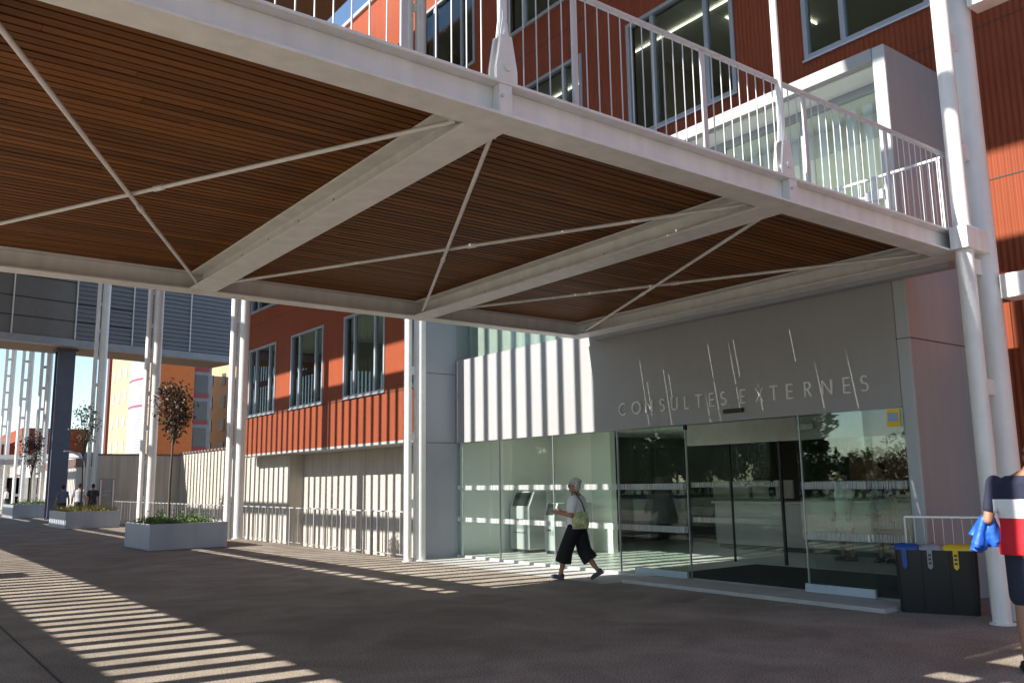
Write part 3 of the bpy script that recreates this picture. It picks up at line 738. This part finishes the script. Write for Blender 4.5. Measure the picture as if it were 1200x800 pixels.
# wooded edge beyond the plaza to the left, mirrored in the entrance glass
b = MB()
for i in range(66):
    big = i > 27
    x, y, s_ = -34+random.uniform(-8, 6), -14+i*2.1, random.uniform(.7, 1.25)*(3.4 if big else 1.)
    hgt = 3.0*s_; x -= 6 if big else 0
    b.tube((x, y, 0), (x, y, hgt*.6), .14, .08, n=5)
    for _ in range(12 if big else 8):
        leaf_cloud(b, (x+random.gauss(0, .9), y+random.gauss(0, .9), hgt*random.uniform(.12, .95)), (1.5, 1.5, .8*max(1, s_*.6)), 240 if big else 130, .6 if big else .34)
tag(b.build('woodland_edge', HEDGE), 'dark row of trees mirrored in the entrance glass', 'trees', kind='stuff')

# ------------------------------------------------------------------ recycling bins
bn = empty('recycling_bin', (9, 4.62, 0), 'dark recycling bin with blue, grey and yellow lids beside the right column', 'recycling bin')
ux = Vector((9.11-8.80, 4.27-4.98, 0)); Lb = ux.length; ux.normalize(); vx = Vector((-ux.y, ux.x, 0))*-1
if vx.x < 0: vx = -vx
def bq(a, d, z): w_ = Vector((8.80, 4.98, 0))+ux*a+vx*d; return Vector((w_.x, w_.y, z))
dep = .22
def rrect(a0, a1, d0, d1, r, n=5):
    out = []
    for cx_, cy2, s0 in ((a1-r, d1-r, 0), (a0+r, d1-r, 90), (a0+r, d0+r, 180), (a1-r, d0+r, 270)):
        for i in range(n+1): out.append((cx_+r*math.cos(R(s0+90*i/n)), cy2+r*math.sin(R(s0+90*i/n))))
    return out
def bin_loft(secs, name, m, par):
    b = MB(); n = len(secs[0][0]); vs = []
    for poly, z in secs: vs += [bq(a, d, z) for a, d in poly]
    fs = []
    for k2 in range(len(secs)-1):
        for i in range(n): fs.append((k2*n+i, k2*n+(i+1) % n, (k2+1)*n+(i+1) % n, (k2+1)*n+i))
    b.add(vs, fs, True); b.add(vs, [tuple(range(n))[::-1], tuple(range((len(secs)-1)*n, len(secs)*n))])
    return b.build(name, m, par)
th = Lb/3
bin_loft([(rrect(.02, Lb-.02, .03, dep-.02, .05), .0), (rrect(.006, Lb-.006, .006, dep, .06), .30), (rrect(0, Lb, 0, dep+.01, .06), .64)], 'bin_body', BLACKP, bn)
for i in (1, 2):
    bin_loft([(rrect(i*th-.004, i*th+.004, .022, .05, .003, 2), .02), (rrect(i*th-.004, i*th+.004, .001, .05, .003, 2), .30), (rrect(i*th-.004, i*th+.004, -.004, .05, .003, 2), .635)], 'bin_seam', BLACKP, bn)
for i, (m, lab) in enumerate(((BLUEP, 'blue lid'), (GREYLID, 'grey lid'), (YELP, 'yellow lid'))):
    w0, w1 = ((0, .24), (.245, .46), (.465, Lb))[i]
    o = bin_loft([(rrect(w0-.008, w1+.008, -.012, dep+.018, .04), .64), (rrect(w0-.008, w1+.008, -.012, dep+.018, .04), .672), (rrect(w0+.03, w1-.03, .03, dep-.03, .04), .695)], 'lid', m, bn)
    o['label'] = lab
    ca_ = (.10, .34, .58)[i]
    t = MB(); c0, c1_ = bq(ca_-.035, -.016, .64), bq(ca_+.035, -.016, .64)
    pts_ = [(ca_-.024, .645), (ca_+.024, .645), (ca_+.024, .47), (ca_, .445), (ca_-.024, .47)]
    n = 5; vs = [bq(a, -.020, z) for a, z in pts_]+[bq(a, -.004, z) for a, z in pts_]
    t.add(vs, [(0, 1, 2, 3, 4), (9, 8, 7, 6, 5)]+[(j, n+j, n+(j+1) % n, (j+1) % n) for j in range(n)])
    tb = t.build('lid_tab', m, o)
    t = MB()
    for z in (.50, .54, .58): 
        vs = [bq(a, d, zz) for zz in (z, z+.022) for d in (-.023, -.0205) for a in (ca_-.014, ca_+.014)]
        t.add(vs, [(0, 2, 3, 1), (4, 5, 7, 6), (0, 1, 5, 4), (2, 6, 7, 3), (0, 4, 6, 2), (1, 3, 7, 5)])
    t.build('tab_pictogram', KIOSKD if i != 0 else GREYLID, tb) if i != 0 else None

# ------------------------------------------------------------------ kiosks and desk inside
def kiosk(name, x, y, w, h, d, label, big=True):
    k = empty(name, (x, y, .043), label, 'kiosk')
    b = MB()
    prof = [(0, .06), (0, h*.74), (d*.32, h), (d, h), (d, .06)]
    n = len(prof); vs = [(x+a, y-w/2, .043+z) for a, z in prof]+[(x+a, y+w/2, .043+z) for a, z in prof]
    b.add(vs, [tuple(range(n)), tuple(range(n, 2*n))[::-1]]+[(i, n+i, n+(i+1) % n, (i+1) % n) for i in range(n)])
    b.build('cabinet', KIOSK, k, bevel=.02)
    MB().box(x+.02, y-w/2+.03, .043, x+d-.02, y+w/2-.03, .106).build('plinth', KIOSKD, k)
    s = MB(); p0_, p1_ = Vector((x, y, .043+h*.74)), Vector((x+d*.32, y, .043+h)); dd = (p1_-p0_); nn = Vector((-dd.z, 0, dd.x)).normalized()
    s.obox((p0_+p1_)/2+nn*.004, dd*.42, (0, w*.38, 0), nn*.004); s.build('screen', SCREEN, k)
    s = MB()
    if big: s.box(x-.012, y-w*.2, h*.56, x-.0005, y+w*.2, h*.585).box(x-.01, y-w*.3, h*.36, x-.0005, y+w*.3, h*.368)
    else: s.box(x-.012, y-w*.15, h*.6, x-.0005, y+w*.2, h*.68).box(x-.012, y-w*.15, h*.5, x-.0005, y+w*.2, h*.53)
    s.build('slot', KIOSKD, k)
    if big: MB().box(x+.05, y+w/2, .1, x+d-.05, y+w/2+.07, h*.72).build('side_panel', STEELD, k)
    return k
kiosk('self_service_kiosk', 10.45, 13.60, .62, 1.17, .45, 'large grey self-service kiosk with sloping screen behind the glass')
kiosk('ticket_kiosk', 10.6, 12.86, .30, .95, .3, 'small slim grey ticket kiosk beside the larger kiosk', False)
kiosk('ticket_kiosk', 11.0, 12.56, .30, .95, .3, 'small slim grey ticket kiosk hidden behind the walking woman', False)
dk = empty('reception_desk', (14.2, 8, .043), 'long white reception desk behind the inner glass doors', 'desk')
MB().box(13.9, 6.2, .13, 14.5, 11.6, .92).build('front', OFFW, dk, bevel=.01)
MB().box(13.86, 6.15, .92, 14.6, 11.65, .96).build('counter_top', OFFW, dk)
MB().box(13.95, 6.25, .043, 14.45, 11.55, .13).build('plinth', KIOSKD, dk)
db = empty('notice_board', (16.5, 11, 1), 'pale notice sheets on the dark lobby wall behind the woman', 'notice board')
for y0 in (11.6, 12.2, 12.8, 13.35): MB().box(16.55, y0, .95, 16.6, y0+.48, 1.35).build('sheet', mat('paper', (.6, .58, .52), .8), db)
MB().box(16.5, 12.05, 1.0, 16.55, 12.2, 1.3).build('frame', KIOSKD, db)

# ------------------------------------------------------------------ people (metres, local: +Y forward, +Z up, -X the person's left)
def remesh(bm_mb, name, m, parent, voxel=.010, smooth=4, solid=True):
    o = bm_mb.build(name+'_tmp', m, None, k=1)
    r = o.modifiers.new('r', 'REMESH'); r.mode = 'VOXEL'; r.voxel_size = voxel; r.use_smooth_shade = True
    s = o.modifiers.new('s', 'SMOOTH'); s.factor = .5; s.iterations = smooth
    dg = bpy.context.evaluated_depsgraph_get(); dg.update()
    me = bpy.data.meshes.new_from_object(o.evaluated_get(dg))
    old = o.data; bpy.data.objects.remove(o); bpy.data.meshes.remove(old)
    me.name = name; me.materials.clear(); me.materials.append(m)
    for p in me.polygons: p.use_smooth = True
    q = bpy.data.objects.new(name, me); COL.objects.link(q); q.parent = parent
    ORG[q.name] = Vector((0, 0, 0))
    return q
def ellip(b, c, r, rot=None, n=12, mth=8):
    c = Vector(c); vs = []; fs = []
    for j in range(mth+1):
        ph = math.pi*j/mth
        for i in range(n):
            t = 2*math.pi*i/n; p = Vector((r[0]*math.sin(ph)*math.cos(t), r[1]*math.sin(ph)*math.sin(t), r[2]*math.cos(ph)))
            if rot is not None: p = rot @ p
            vs.append(c+p)
    for j in range(mth):
        for i in range(n): fs.append((j*n+i, (j+1)*n+i, (j+1)*n+(i+1) % n, j*n+(i+1) % n))
    b.add(vs, fs, True)
def limb(b, pts):
    """pts: list of (point, radius); tapered segments with ball joints"""
    for (p, r0), (q, r1) in zip(pts, pts[1:]): b.tube(p, q, r0, r1, n=12)
    for p, r in pts: ellip(b, p, (r, r, r), n=12, mth=8)
def loft(b, rings, n=20):
    """rings: (centre, rx, ry) horizontal ellipses from bottom to top"""
    vs = []
    for c, rx, ry in rings: vs += [(c[0]+rx*math.cos(2*math.pi*i/n), c[1]+ry*math.sin(2*math.pi*i/n), c[2]) for i in range(n)]
    fs = [(j*n+i, j*n+(i+1) % n, (j+1)*n+(i+1) % n, (j+1)*n+i) for j in range(len(rings)-1) for i in range(n)]
    fs += [tuple(range(n))[::-1], tuple(range((len(rings)-1)*n, len(rings)*n))]
    b.add(vs, fs)
def hand(b, wrist, d, side, s=1., curl=.5):
    wrist, d = Vector(wrist), Vector(d).normalized()
    sd = Vector(side).normalized(); nrm = d.cross(sd)
    palm = wrist+d*.045*s
    rot = Matrix((sd, d, nrm)).transposed()
    ellip(b, palm, (.038*s, .05*s, .018*s), rot)
    for i, ln in enumerate((.068, .078, .072, .056)):
        base = palm+d*.04*s+sd*(.027-.018*i)*s
        d1 = (d*math.cos(curl*.6)+nrm*math.sin(curl*.6)); d2 = (d*math.cos(curl*1.5)+nrm*math.sin(curl*1.5))
        k1 = base+d1*ln*.5*s; k2_ = k1+d2*ln*.5*s
        limb(b, [(base, .0098*s), (k1, .009*s), (k2_, .0078*s)])
    tb = palm+sd*.03*s-d*.01*s; t1 = tb+(sd*.7+d*.7)*.035*s; limb(b, [(tb, .012*s), (t1, .0105*s), (t1+(d*.9+nrm*.3)*.03*s, .009*s)])
SKIN = mat('skin_light', (.52, .30, .20), .55, var=.06, scale=8)
SKINT = mat('skin_tan', (.36, .185, .11), .55, var=.08, scale=8)
def head(b, c, fwd=(0, 1, 0), s=1.):
    c = Vector(c); f = Vector(fwd).normalized(); l = Vector((0, 0, 1)).cross(f)
    rot = Matrix((l, f, Vector((0, 0, 1)))).transposed()
    ellip(b, c+Vector((0, 0, .02*s))-f*.008*s, (.074*s, .094*s, .10*s), rot, 16, 12)
    ellip(b, c+f*.022*s+Vector((0, 0, -.055*s)), (.056*s, .066*s, .066*s), rot, 14, 10)
    ellip(b, c+f*.093*s+Vector((0, 0, -.018*s)), (.013*s, .022*s, .024*s), rot)
    ellip(b, c+f*.082*s+Vector((0, 0, -.062*s)), (.026*s, .012*s, .010*s), rot)
    ellip(b, c+f*.072*s+Vector((0, 0, .022*s)), (.05*s, .018*s, .012*s), rot)
    ellip(b, c+f*.07*s+Vector((0, 0, -.098*s)), (.024*s, .02*s, .018*s), rot)
    for q in (-1, 1): ellip(b, c+l*q*.075*s-f*.005*s+Vector((0, 0, -.005*s)), (.010*s, .02*s, .032*s), rot)
def eyes(c, par, m, fwd=(0, 1, 0), s=1.):
    c = Vector(c); f = Vector(fwd).normalized(); l = Vector((0, 0, 1)).cross(f)
    for q in (-1, 1):
        b = MB(); ellip(b, c+l*q*.031*s+f*.079*s+Vector((0, 0, .002*s)), (.012*s, .010*s, .008*s)); b.build('eye', m, par, k=1, local=True)
def shoe(b, ankle, fwd, up=(0, 0, 1), s=1.):
    a = Vector(ankle); f = Vector(fwd).normalized(); u_ = Vector(up).normalized(); l = u_.cross(f)
    rot = Matrix((l, f, u_)).transposed()
    ellip(b, a+f*.055*s-u_*.045*s, (.044*s, .125*s, .040*s), rot, 14, 10); ellip(b, a-f*.02*s-u_*.02*s, (.040*s, .06*s, .055*s), rot, 14, 10)
    b.obox(a+f*.05*s-u_*.073*s, l*.04*s, f*.12*s, u_*.010*s)
def person(name, loc, rz, label, J, skin, S, metres=False):
    """J: joints (dict), S: clothing spec"""
    p = empty(name, loc, label, 'person', rz=rz, metres=metres)
    f = J.get('face', (0, 1, 0)); hs = S.get('hs', 1.)
    b = MB()
    head(b, J['head'], f, hs)
    limb(b, [(J['neck'], .056), (Vector(J['head'])+Vector((0, -.02, -.05)), .05)])
    tz = J['tors']
    loft(b, tz)
    for s_ in 'LR':
        limb(b, [(J['sh'+s_], .052), (J['el'+s_], .040), (J['wr'+s_], .027)])
        d = Vector(J['wr'+s_])-Vector(J['el'+s_]); hand(b, J['wr'+s_], d, J.get('side'+s_, (0, 1, 0)), 1., J.get('curl', .7))
        limb(b, [(J['hip'+s_], .082), (J['kn'+s_], .054), (Vector(J['kn'+s_]).lerp(Vector(J['an'+s_]), .3), .056), (J['an'+s_], .034)])
        shoe(b, Vector(J['an'+s_]), J.get('toe'+s_, (0, 1, .0)), J.get('tup'+s_, (0, 0, 1)), .9)
    body = remesh(b, 'body', skin, p, .0085, 3)
    body.name = 'body'
    eyes(J['head'], p, KIOSKD, f, hs)
    return p

def std_joints(h=1.7, w=.19, stride=.0, arm_out=.06):
    z = h/1.7; J = dict(head=(0, .02, 1.585*z), neck=(0, -.01, 1.43*z))
    J['tors'] = [((0, 0, .80*z), .15, .105), ((0, 0, .92*z), w*.88, .12), ((0, .0, 1.05*z), w*.76, .105), ((0, .0, 1.22*z), w*.86, .118), ((0, -.005, 1.36*z), w*.9, .105), ((0, -.01, 1.42*z), w*.55, .075), ((0, -.01, 1.46*z), .055, .055)]
    for s_, sg in (('L', -1), ('R', 1)):
        J['sh'+s_] = (sg*w*.97, -.01, 1.365*z); J['el'+s_] = (sg*(w+.05+arm_out*.4), -.03, 1.07*z); J['wr'+s_] = (sg*(w+.05+arm_out), .04, .84*z)
        J['hip'+s_] = (sg*.09, 0, .86*z); J['kn'+s_] = (sg*.095, .01+sg*stride*.4, .47*z); J['an'+s_] = (sg*.10, -.02+sg*stride, .085)
    return J
def shirt(p, J, m, sleeve=.55, grow=.022, hem=None, name='shirt', belly=0., flare=0.):
    b = MB(); rg = []
    for i, (c, rx, ry) in enumerate(J['tors']):
        if hem and c[2] < hem: continue
        k_ = grow if i < len(J['tors'])-1 else .006
        rg.append(((c[0], c[1]+belly*.3, c[2]), rx+k_, ry+k_+(belly if c[2] < 1.3 else 0)))
    if hem: c, rx, ry = rg[0]; rg.insert(0, ((c[0], c[1], hem), rx+flare, ry+flare))
    loft(b, rg[:-1] if len(rg) > 3 else rg)
    for s_ in 'LR':
        a, e = Vector(J['sh'+s_]), Vector(J['el'+s_]); limb(b, [(a, .068), (a.lerp(e, sleeve), .058)])
    return remesh(b, name, m, p, .009, 5)
def trousers(p, J, m, frac, r_hip=.105, r_end=.085, name='trousers', waist=1.0):
    b = MB(); rg = [((c[0], c[1], c[2]), rx+.012, ry+.012) for c, rx, ry in J['tors'] if c[2] < waist]
    loft(b, rg)
    for s_ in 'LR':
        h_, k_, a_ = (Vector(J[x+s_]) for x in ('hip', 'kn', 'an'))
        if frac <= 1: limb(b, [(h_, r_hip), (h_.lerp(k_, frac), r_end)])
        else: limb(b, [(h_, r_hip), (k_, (r_hip+r_end)/2), (k_.lerp(a_, frac-1), r_end)])
    return remesh(b, name, m, p, .009, 5)
def shoes(p, J, m, name='shoe', s=1.0):
    for s_ in 'LR':
        b = MB(); shoe(b, Vector(J['an'+s_]), J.get('toe'+s_, (0, 1, 0)), J.get('tup'+s_, (0, 0, 1)), s)
        remesh(b, name, m, p, .008, 2)
def hair(p, J, m, s=1., long=.0):
    b = MB(); c = Vector(J['head']); f = Vector(J.get('face', (0, 1, 0))).normalized(); l = Vector((0, 0, 1)).cross(f); rot = Matrix((l, f, Vector((0, 0, 1)))).transposed()
    ellip(b, c+Vector((0, 0, .045))-f*.022, (.083*s, .094*s, .088*s), rot, 16, 12)
    ellip(b, c+Vector((0, 0, -.005-long*.3))-f*.05, (.076*s, .058*s, .085*s+long), rot, 16, 12)
    for i in range(26):
        a = random.uniform(0, 6.28); e = random.uniform(.1, 1.4)
        ellip(b, c+Vector((0, 0, .045))-f*.022+rot @ Vector((.078*math.cos(a)*math.cos(e), .09*math.sin(a)*math.cos(e)-.01, .082*math.sin(e))), (.016, .02, .014), rot, 8, 6)
    return remesh(b, 'hair', m, p, .007, 2)
def cloth(name, col, rough=.85): return mat(name, col, rough, var=.10, scale=14, bump=.5, bscale=9)

# the walking woman
J = std_joints(1.62, .18)
J['head'] = (0, .035, 1.515); J['neck'] = (0, .0, 1.36)
J['anL'] = (-.07, .29, .085); J['knL'] = (-.08, .19, .455); J['hipL'] = (-.085, .03, .83)
J['anR'] = (.07, -.31, .145); J['knR'] = (.08, -.08, .46); J['hipR'] = (.085, -.01, .83)
J['toeL'] = (0, 1, .12); J['tupL'] = (0, -.12, 1); J['toeR'] = (0, 1, -.55); J['tupR'] = (0, .5, 1)
J['elL'] = (-.25, .02, 1.04); J['wrL'] = (-.17, .26, 1.075); J['elR'] = (.24, .06, 1.03); J['wrR'] = (.09, .27, 1.08)
J['sideL'] = (0, 0, 1); J['sideR'] = (0, 0, 1)
wz = math.atan2(.83, -.50)-math.pi/2
wm = person('person', (8.38, 9.53, .006), wz, 'grey-haired woman in white top and wide black cropped trousers walking past the glass', J, SKINT, {})
shirt(wm, J, cloth('white_cotton', (.78, .77, .78)), sleeve=.72, grow=.03, hem=.82, name='top', belly=.015, flare=.02)
b = MB(); loft(b, [((c[0], c[1], c[2]), rx+.014, ry+.014) for c, rx, ry in J['tors'] if c[2] < .95])
for s_ in 'LR':
    h_, k_, a_ = (Vector(J[x+s_]) for x in ('hip', 'kn', 'an')); e_ = k_.lerp(a_, .47)
    b.tube(h_, k_, .118, .122, n=16); b.tube(k_, e_, .122, .138, n=16); ellip(b, k_, (.122,)*3); ellip(b, h_, (.118,)*3)
remesh(b, 'cropped_trousers', cloth('black_viscose', (.006, .006, .007)), wm, .009, 2)
shoes(wm, J, cloth('dark_trainer', (.06, .06, .075)), 'trainer', .95)
hair(wm, J, mat('grey_hair', (.52, .51, .48), .8, var=.35, scale=22, bump=.6, bscale=60), 1.02)
b = MB(); c = Vector(J['head'])
ellip(b, c+Vector((0, .085, .006)), (.066, .022, .018)); b.box(-.078, .0, 1.512, -.072, .08, 1.522)
b.build('sunglasses', KIOSKD, wm, k=1, local=True)
b = MB(); b.obox((-.10, .36, 1.10), (.035, 0, 0), (0, .07*.7, .07*.5), (0, -.004*.5, .004*.8)); b.build('phone', KIOSKD, wm, k=1, local=True, bevel=.003)
b = MB(); b.path([(-.165, .0, 1.0), (-.185, .05, 1.2), (-.170, .02, 1.40), (-.155, -.03, 1.415), (-.17, -.14, 1.25), (-.19, -.22, 1.02)], .010)
b2 = MB(); loft(b2, [((-.20, -.12, .83), .05, .13), ((-.215, -.12, .9), .075, .15), ((-.21, -.12, 1.0), .06, .145), ((-.20, -.12, 1.09), .03, .13)])
bag = empty('shoulder_bag', (8.38, 9.53, .006), 'patterned green and grey shoulder bag hanging at the walking woman\'s side', 'bag', rz=wz)
o = remesh(b2, 'bag_body', mat('patterned_canvas', (.30, .32, .28), .8, var=.6, scale=11, col2=(.45, .47, .2)), bag, .01, 2)
b.build('strap', cloth('dark_strap', (.03, .035, .05)), o, k=1, local=True)

# the man at the right edge, seen from behind
J = std_joints(1.90, .215, stride=.03)
J['head'] = (.13, .10, 1.74); J['neck'] = (.05, .01, 1.60)
J['tors'] = J['tors'][:-2]+[((.03, -.005, 1.585), .12, .08), ((.05, .0, 1.63), .057, .057)]
J['elL'] = (-.285, -.02, 1.22); J['wrL'] = (-.25, .20, 1.15)
J['sideL'] = (0, 0, 1)
MX, MY = 6.90, 2.86
mz = math.atan2(MY, MX)-math.pi/2+R(12)
mn = person('person', (MX, MY, .004), mz, 'man in navy, white and red striped T-shirt with dark shorts at the right edge', J, SKINT, {})
tm = cloth('striped_tshirt', (.6, .02, .03))
t = tm.node_tree; tc = t.nodes.new('ShaderNodeTexCoord'); sp = t.nodes.new('ShaderNodeSeparateXYZ'); t.links.new(tc.outputs['Object'], sp.inputs[0])
rp = t.nodes.new('ShaderNodeValToRGB'); rp.color_ramp.interpolation = 'CONSTANT'; e = rp.color_ramp.elements
e[0].position = 0; e[0].color = (.62, .018, .03, 1); e[1].position = .617; e[1].color = (.8, .8, .8, 1); x = e.new(.692); x.color = (.02, .022, .05, 1)
dv = t.nodes.new('ShaderNodeMath'); dv.operation = 'DIVIDE'; dv.inputs[1].default_value = 2.0; t.links.new(sp.outputs['Z'], dv.inputs[0]); t.links.new(dv.outputs[0], rp.inputs[0])
ab = t.nodes.new('ShaderNodeMath'); ab.operation = 'ABSOLUTE'; t.links.new(sp.outputs['X'], ab.inputs[0])
gt = t.nodes.new('ShaderNodeMath'); gt.operation = 'GREATER_THAN'; gt.inputs[1].default_value = .247; t.links.new(ab.outputs[0], gt.inputs[0])
mxs = t.nodes.new('ShaderNodeMix'); mxs.data_type = 'RGBA'; mxs.inputs['B'].default_value = (.02, .022, .05, 1)
t.links.new(gt.outputs[0], mxs.inputs['Factor']); t.links.new(rp.outputs[0], mxs.inputs['A'])
t.links.new(mxs.outputs['Result'], t.nodes['Principled BSDF'].inputs['Base Color'])
shirt(mn, J, tm, sleeve=.68, grow=.03, hem=.93, name='t_shirt', belly=.02)
trousers(mn, J, cloth('navy_shorts', (.02, .026, .05)), .84, .098, .090, 'shorts', 1.0)
shoes(mn, J, cloth('black_trainer', (.02, .02, .022)), 'trainer', 1.05)
hair(mn, J, mat('brown_hair', (.05, .035, .025), .8, var=.3, scale=20), 1.0)
jk = empty('jacket', (MX, MY, .004), 'blue jacket draped over the arm of the man in the striped T-shirt', 'jacket', rz=mz)
b = MB()
for q in range(7):                                  # folds hanging on both sides of the forearm
    t0 = q/6; px_, py_ = -.285+.03*t0, .0+.20*t0
    for sd in (-1, 1):
        lo_ = (.98 if sd < 0 else 1.02)+random.uniform(-.03, .03)
        b.tube((px_+sd*.030, py_+random.uniform(-.01, .01), 1.225), (px_+sd*(.10 if sd < 0 else .05)+random.uniform(-.015, .015), py_+random.uniform(-.02, .02), lo_-.02+.05*(q % 3)), .032, .034+.02*(q % 2), n=8)
    ellip(b, (px_, py_, 1.225), (.062, .03, .036))
ellip(b, (-.29, .09, 1.11), (.085, .10, .13)); ellip(b, (-.34, .04, 1.02), (.05, .05, .07)); ellip(b, (-.33, .15, 1.00), (.045, .05, .06))
remesh(b, 'jacket_cloth', mat('blue_nylon', (.015, .10, .50), .5, var=.25, scale=9, bump=.5, bscale=14), jk, .008, 2)

def simple_person(loc, rz, label, h, top, bottom, hairm, skin=SKIN, stride=.12, frac=.9, skirt=False):
    J = std_joints(h, .19 if h > 1.7 else .175, stride)
    p = person('person', loc, rz, label, J, skin, {})
    shirt(p, J, top, sleeve=.6, grow=.025, hem=.9*h/1.7, belly=.01)
    trousers(p, J, bottom, frac, .11, .1 if frac < 1 else .07, 'shorts' if frac < 1 else 'trousers', 1.0*h/1.7)
    shoes(p, J, MATS['dark_trainer'])
    hair(p, J, hairm, 1.0, .03 if h < 1.7 else 0)
    return p
BRH = MATS['brown_hair']; DKH = mat('dark_hair', (.012, .01, .009), .7)
simple_person((13.1, 8.22, .045), R(60), 'person in white shirt and white shorts standing inside behind the right glass panel', 1.68, MATS['white_cotton'], cloth('white_shorts', (.6, .58, .56)), BRH, SKINT, .05, .7)
simple_person((13.25, 7.62, .045), R(80), 'person in navy shirt and brown shorts standing inside behind the right glass panel', 1.78, cloth('navy_shirt', (.02, .024, .05)), cloth('brown_shorts', (.14, .08, .06)), DKH, SKINT, .04, .8)
simple_person((6.95, 40.2, 0), R(10), 'person in blue-grey shirt walking in the shade of the dark pillar', 1.76, cloth('blue_grey_shirt', (.11, .13, .22)), cloth('dark_trousers', (.03, .03, .04)), DKH, SKINT, .12, 1.85)
simple_person((7.38, 39.2, 0), R(-15), 'person in black and white top walking beyond the middle planter', 1.84, cloth('grey_white_shirt', (.42, .42, .46)), MATS['dark_trousers'], DKH, SKINT, .15, 1.85)
simple_person((7.98, 39.6, 0), R(5), 'person in black shirt standing right of the hooked lamp post', 1.8, cloth('black_shirt', (.015, .014, .018)), MATS['dark_trousers'], DKH, SKINT, .08, 1.85)
for (x, y, l, tcol) in ((8.3, 68, 'tiny distant person in white before the dark pavilion doorway', MATS['white_cotton']), (6.75, 68.5, 'tiny distant person in dark clothes at the left edge', MATS['black_shirt']), (7.35, 67, 'tiny distant person in grey near the left edge', MATS['blue_grey_shirt']), (10.6, 66, 'tiny distant person in white right of the purple tree', MATS['white_cotton'])):
    simple_person((x, y, 0), R(random.uniform(0, 360)), l, 1.7, tcol, MATS['dark_trousers'], DKH, SKINT, .1, 1.85)

# ------------------------------------------------------------------ camera, sky and sun
cam = bpy.data.cameras.new('camera'); co = bpy.data.objects.new('camera', cam); COL.objects.link(co)
yw, pt, rl2 = R(37.24), R(9.29), R(-.854)
fw = Vector((math.sin(yw)*math.cos(pt), math.cos(yw)*math.cos(pt), math.sin(pt))); rt = Vector((math.cos(yw), -math.sin(yw), 0)); up = rt.cross(fw)
r_ = rt*math.cos(rl2)+up*math.sin(rl2); u2 = up*math.cos(rl2)-rt*math.sin(rl2)
M = Matrix((r_, u2, -fw)).transposed().to_4x4(); M.translation = Vector((0, 0, 1.6)); co.matrix_world = M
cam.sensor_width = 36; cam.lens = 36*1004.8/1200; cam.clip_end = 2000; cam.clip_start = .05
scn.camera = co
EL, AZ = R(34), math.atan(TAZ)
w = bpy.data.worlds.new('World'); scn.world = w; w.use_nodes = True; t = w.node_tree
bg = t.nodes['Background']; sk = t.nodes.new('ShaderNodeTexSky'); sk.sky_type = 'NISHITA'; sk.sun_disc = False
sk.sun_elevation = EL; sk.sun_rotation = math.atan2(-math.cos(AZ), math.sin(AZ)); sk.altitude = 100; sk.air_density = 1; sk.dust_density = .2; sk.ozone_density = 2.0
t.links.new(sk.outputs[0], bg.inputs[0]); bg.inputs[1].default_value = .11
ld = bpy.data.lights.new('sun', 'SUN'); ld.energy = 5.0; ld.angle = R(.4); ld.color = (1, .945, .86)
lo = bpy.data.objects.new('sun', ld); COL.objects.link(lo)
d = Vector((math.cos(EL)*math.cos(AZ), -math.cos(EL)*math.sin(AZ), -math.sin(EL)))
lo.rotation_euler = d.to_track_quat('-Z', 'Y').to_euler()
lo.location = (-20, 10, 40)
vs_ = scn.view_settings; vs_.view_transform = 'Standard'; vs_.look = 'None'; vs_.exposure = 1.15; vs_.gamma = 1
scn.cycles.max_bounces = 12; scn.cycles.transparent_max_bounces = 24; scn.cycles.use_denoising = True; scn.cycles.sample_clamp_indirect = 6
